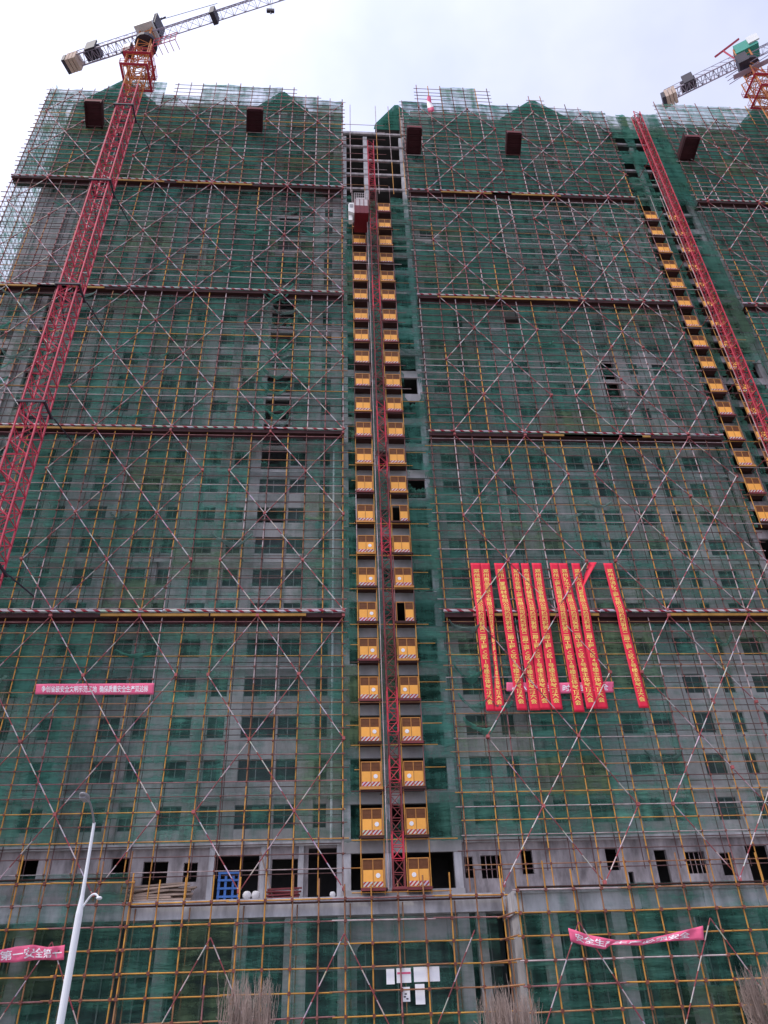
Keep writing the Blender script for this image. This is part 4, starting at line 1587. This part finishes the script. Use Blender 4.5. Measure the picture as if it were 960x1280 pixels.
# twisted plain strip
tw0, tw1, tw2, tw3 = at(741, 703, -.15), at(728, 733, -.15), at(733, 770, -.08), at(742, 886, -.08)
def prof_tw(t):
    if t < .2:
        q = t / .2
        c_ = tw0.lerp(tw1, q)
        w = .32 * (1 - q) + .13 * q
    elif t < .4:
        c_ = tw1.lerp(tw2, (t - .2) / .2)
        w = .13 + .1 * (t - .2) / .2
    else:
        c_ = tw2.lerp(tw3, (t - .4) / .6)
        w = .23 + .12 * (t - .4) / .6
    a = 1.4 * math.sin(math.pi * min(1, t / .4))
    return c_.x - w * math.cos(a * .5), c_.x + w * math.cos(a * .5), c_.z, w * math.sin(a) + (.06 if t > .3 else 0), -w * math.sin(a) + (.06 if t > .3 else 0)
mb, P = strip(prof_tw, 40, -.15, .008, 77)
o = mb.build('twisted_banner', 'banner_red')
thicken(o)
tag(o, 'twisted plain red banner crossing behind the close row of vertical red banners', 'banner')


def hbanner(name, label, pts_top, pts_bot, Y, text, material, wav, seed, tsize=0.62, tspan=(0.05, 0.95)):
    """horizontal banner between a top and a bottom polyline of points (x, z)"""
    def lerp(pl, t):
        q = t * (len(pl) - 1)
        i = min(int(q), len(pl) - 2)
        f = q - i
        return (pl[i][0] + (pl[i + 1][0] - pl[i][0]) * f, pl[i][1] + (pl[i + 1][1] - pl[i][1]) * f)
    r = random.Random(seed)
    p1 = r.uniform(0, 6)
    def P(t, u):
        a, b = lerp(pts_top, t), lerp(pts_bot, t)
        yy = Y + wav * (math.sin(23 * t + p1 + 2 * u) + .6 * math.sin(41 * t + 5 * u))
        return (a[0] + (b[0] - a[0]) * u, yy, a[1] + (b[1] - a[1]) * u)
    mb = MB()
    n, nx = 48, 5
    for j in range(n + 1):
        for i in range(nx + 1):
            mb.v.append(P(j / n, i / nx))
    for j in range(n):
        for i in range(nx):
            a = j * (nx + 1) + i
            mb.f.append((a, a + 1, a + nx + 2, a + nx + 1))
            mb.m.append(0)
    o = mb.build(name, material)
    thicken(o)
    tag(o, label, 'banner')
    if text:
        me, co = text_mesh(text, 1.0, False, 'text_white')
        xm, xM, ym, yM = co[:, 0].min(), co[:, 0].max(), co[:, 1].min(), co[:, 1].max()
        new = np.empty_like(co)
        for i in range(len(co)):
            t = tspan[0] + (co[i, 0] - xm) / (xM - xm) * (tspan[1] - tspan[0])
            u = .5 - ((co[i, 1] - ym) / (yM - ym) - .5) * tsize
            p_ = P(t, u)
            new[i] = (p_[0], p_[1] - .02, p_[2])
        me.vertices.foreach_set('co', new.ravel())
        me.update()
        put('lettering', me, o)
    return o


def XZ(lst, Y):
    return [(at(x, y, Y).x, at(x, y, Y).z) for x, y in lst]


hbanner('horizontal_banner', 'long pink banner with white characters on the left scaffold', XZ([(45, 855), (120, 854.5), (193, 854)], -.2), XZ([(44, 868), (120, 868.5), (192, 868)], -.2), -.2, '争创省级安全文明示范工地  确保质量安全生产双达标', 'banner_pink', .015, 3)
hbanner('horizontal_banner', 'pink banner with white characters passing behind the vertical red banners', XZ([(633, 853), (700, 853.5), (767, 852)], -.09), XZ([(633, 864), (700, 867), (767, 865.5)], -.09), -.09, '人人重视安全  时时注意安全', 'banner_pink', .003, 4)
hbanner('sagging_banner', 'sagging crumpled pink banner on the forward podium scaffold', XZ([(710, 1160), (731, 1167), (757, 1173), (770, 1175), (800, 1175), (830, 1169), (855, 1163), (879, 1157)], -3.0), XZ([(713, 1177), (735, 1183), (756, 1187), (764, 1181), (800, 1182), (830, 1177), (855, 1175.5), (880, 1175)], -3.0), -3.0, '安全生产   生产必须安全', 'banner_pink', .05, 5, .6, (.05, .9))
hbanner('sagging_banner', 'creased pink banner at the lower left beside the lamp post', XZ([(-40, 1195), (-5, 1189), (20, 1183), (43, 1181), (60, 1184), (81, 1181)], -.5), XZ([(-40, 1204), (-5, 1203), (20, 1203), (43, 1200), (60, 1200), (80, 1200)], -.5), -.5, '质量第一安全第一', 'banner_pink', .06, 6, .7, (.0, .97))

# small pink flag on a standard near the roof
fp = at(540, 150, -.2)
fl = thing('flag', 'small pink and white flag on a pole near the roof edge', 'flag', (fp.x, -.2, fp.z))
pole('flag_pole', (fp.x, -.2, fp.z), (fp.x - .1, -.2, fp.z + 6.2), .035, 'pole_red', fl)
mb = MB()
for j in range(9):
    t = j / 8
    mb.v += [(fp.x - .1 - .3 * math.sin(2.2 * t + .3), -.2 - .15 * math.sin(5 * t), fp.z + 5.9 - 3.9 * t), (fp.x + .2 + .2 * t, -.28 + .2 * math.sin(6 * t), fp.z + 5.6 - 3.8 * t)]
mb.f = [(2 * j, 2 * j + 2, 2 * j + 3, 2 * j + 1) for j in range(8)]
mb.m = [0 if j < 3 or j > 5 else 1 for j in range(8)]
me = mb.mesh('cloth', ['banner_pink', 'text_white'])
thicken(put('cloth', me, fl))

# ------------------------------------------------------------------ terrace clutter
lp = thing('lumber_pile', 'pile of weathered boards on the terrace at the left', 'lumber', (-14, .7, 8.95))
for k in range(26):
    L_ = rnd.uniform(2.2, 3.6)
    x = -14.1 + rnd.uniform(-.6, .6)
    z = 8.98 + (k // 4) * .13
    ang = rnd.uniform(-.05, .12)
    mb = MB().box(-L_ / 2, L_ / 2, -.1, .1, -.05, .05)
    o = put('board', mb.mesh('board', 'plank'), lp, (x, .45 + (k % 4) * .18, z + .05), Quaternion((0, 1, 0), -ang * (1 if k > 8 else .2)) @ Quaternion((0, 0, 1), rnd.uniform(-.08, .08)))
bf = thing('blue_frame', 'blue steel frame standing in the wide dark opening', 'steel frame', (-10.1, .9, 8.95))
for (a, b) in (((-10.7, 8.95), (-10.7, 10.4)), ((-9.5, 8.95), (-9.5, 10.4)), ((-10.3, 8.95), (-10.3, 10.3)), ((-9.85, 8.95), (-9.85, 10.3))):
    MB().box(a[0] - .07, a[0] + .07, .75, .9, a[1], b[1]).build('post', 'blue_paint', bf)
for z in (9.1, 9.55, 10.0, 10.4):
    MB().box(-10.78, -9.42, .72, .748, z, z + .12).build('rail', 'blue_paint', bf)
for i, (x, lab) in enumerate(((-8.95, 'white sack beside the blue frame, the left of the pair'), (-8.45, 'white sack beside the blue frame, the right of the pair'), (-3.85, 'small white sack on the terrace edge left of the hoist'))):
    mb = MB()
    n, q = 10, 7
    sz = .26 if i < 2 else .18
    for j in range(q + 1):
        t = math.pi * j / q
        for k in range(n):
            w = 2 * math.pi * k / n
            rr = math.sin(t) ** .7 * sz * (1 + .12 * math.sin(3 * w + i))
            mb.v.append((x + rr * math.cos(w), .55 + rr * .7 * math.sin(w), 8.95 + sz * .85 * (1 - math.cos(t)) * (1 if t < 2.6 else 1.05)))
    for j in range(q):
        for k in range(n):
            k2 = (k + 1) % n
            mb.f.append((j * n + k, j * n + k2, (j + 1) * n + k2, (j + 1) * n + k))
            mb.m.append(0)
    o = mb.build('sack', 'sack')
    for p_ in o.data.polygons:
        p_.use_smooth = True
    tag(o, lab, 'sack', 'white sacks on the terrace')
rs = thing('formwork_stack', 'rust brown stack of formwork rails between two columns on the terrace', 'stack', (-6.8, .7, 8.95))
for k in range(14):
    mb = MB().box(-.95, .95, -.05, .05, -.045, .045)
    put('rail', mb.mesh('rail', 'hoist_rust'), rs, (-6.75 + rnd.uniform(-.15, .15), .5 + (k % 4) * .14, 9.0 + (k // 4) * .16), Quaternion((0, 1, 0), rnd.uniform(-.06, .06)))
pole('prop', (-7.4, .6, 9.0), (-8.3, .8, 11.6), .05, 'plank', rs)

# ------------------------------------------------------------------ street lamp
LX, LY = -9.92, -30.0
lm = thing('street_lamp', 'white street lamp post with a curved arm at the lower left', 'street lamp', (LX, LY, .13))
MB().tube((LX, LY, .13), (LX, LY, 4.35), .088, 14, .08).build('lower_pole', 'lamp_white', lm)
MB().tube((LX, LY, 4.35), (LX, LY, 4.75), .08, 14, .045).build('pole_taper', 'lamp_white', lm)
MB().tube((LX, LY, 4.75), (LX - .02, LY, 6.4), .045, 12, .036).build('upper_pole', 'lamp_white', lm)
MB().box(LX - .2, LX + .2, LY - .2, LY + .2, .13, .17).build('base_plate', 'lamp_grey', lm)
mb = MB()
prev = Vector((LX - .02, LY, 6.38))
for k in range(1, 9):
    t = k / 8
    q = Vector((LX - .02 - .05 * t, LY - .7 * t, 6.38 + .4 * math.sin(t * 1.5)))
    mb.tube(prev, q, .026, 8)
    prev = q
mb.build('arm', 'lamp_grey', lm)


def ellipsoid(c, r, n=14, q=8):
    mb = MB()
    for j in range(q + 1):
        t = math.pi * j / q
        for k in range(n):
            w = 2 * math.pi * k / n
            mb.v.append((c[0] + r[0] * math.sin(t) * math.cos(w), c[1] + r[1] * math.sin(t) * math.sin(w), c[2] + r[2] * math.cos(t)))
    for j in range(q):
        for k in range(n):
            k2 = (k + 1) % n
            mb.f.append((j * n + k, (j + 1) * n + k, (j + 1) * n + k2, j * n + k2))
            mb.m.append(0)
    return mb


hd = ellipsoid((prev.x, prev.y - .3, prev.z), (.11, .3, .07)).build('lamp_head', 'lamp_grey', lm)
MB().box(prev.x - .07, prev.x + .07, prev.y - .5, prev.y - .1, prev.z - .09, prev.z - .045).build('lamp_glass', 'lamp_grey', hd)
mb = MB()
prev = Vector((LX + .06, LY, 4.5))
for k in range(1, 9):
    t = k / 8
    q = Vector((LX + .06 + .34 * t, LY - .1 * t, 4.5 + .26 * math.sin(t * 2.3)))
    mb.tube(prev, q, .024, 8)
    prev = q
mb.build('side_arm', 'lamp_white', lm)
ellipsoid((prev.x + .03, prev.y, prev.z - .03), (.07, .07, .04)).build('side_lamp', 'lamp_white', lm)


# ------------------------------------------------------------------ bare trees
def bare_tree(x, y, h, spread, seed, label, n=150):
    r = random.Random(seed)
    root = thing('bare_tree', label, 'tree', (x, y, .13), 'bare street trees')
    tr = MB()
    tr.tube((x, y, .1), (x + .03, y, h * .32), .11, 8, .085)
    tr.build('trunk', 'twig', root)
    lm_, tw = MB(), MB()
    for k in range(34):
        w = r.uniform(0, 6.28)
        rr = spread * math.sqrt(r.random())
        a = Vector((x, y, h * r.uniform(.18, .33)))
        b = Vector((x + rr * math.cos(w), y + rr * math.sin(w), h * r.uniform(.42, .66)))
        lm_.tube(a, b, .028, 5, .014)
        for j in range(int(n / 34)):
            e = a.lerp(b, r.uniform(.45, 1.0))
            tip = e + Vector((r.uniform(-.2, .2), r.uniform(-.2, .2), h * r.uniform(.25, .5)))
            tip.z = min(tip.z, h * r.uniform(.82, 1.03))
            mid = e.lerp(tip, .5) + Vector((r.uniform(-.06, .06), r.uniform(-.06, .06), 0))
            tw.tube(e, mid, .012, 3, .009).tube(mid, tip, .009, 3, .005)
            for _ in range(3):
                s0 = e.lerp(tip, r.uniform(.15, .9))
                tw.tube(s0, s0 + Vector((r.uniform(-.12, .12), r.uniform(-.12, .12), r.uniform(.15, .5))), .007, 3, .004)
    lm_.build('limbs', 'twig', root)
    tw.build('twigs', 'twig', root)


bare_tree(-7.15, -15, 4.2, 1.25, 1, 'bare twiggy tree in front of the podium left of the entrance', 300)
bare_tree(3.0, -15, 3.4, 1.4, 2, 'bare twiggy tree in front of the podium right of the entrance', 300)
bare_tree(13.6, -15, 3.95, 1.3, 3, 'bare twiggy tree at the lower right photo corner', 300)
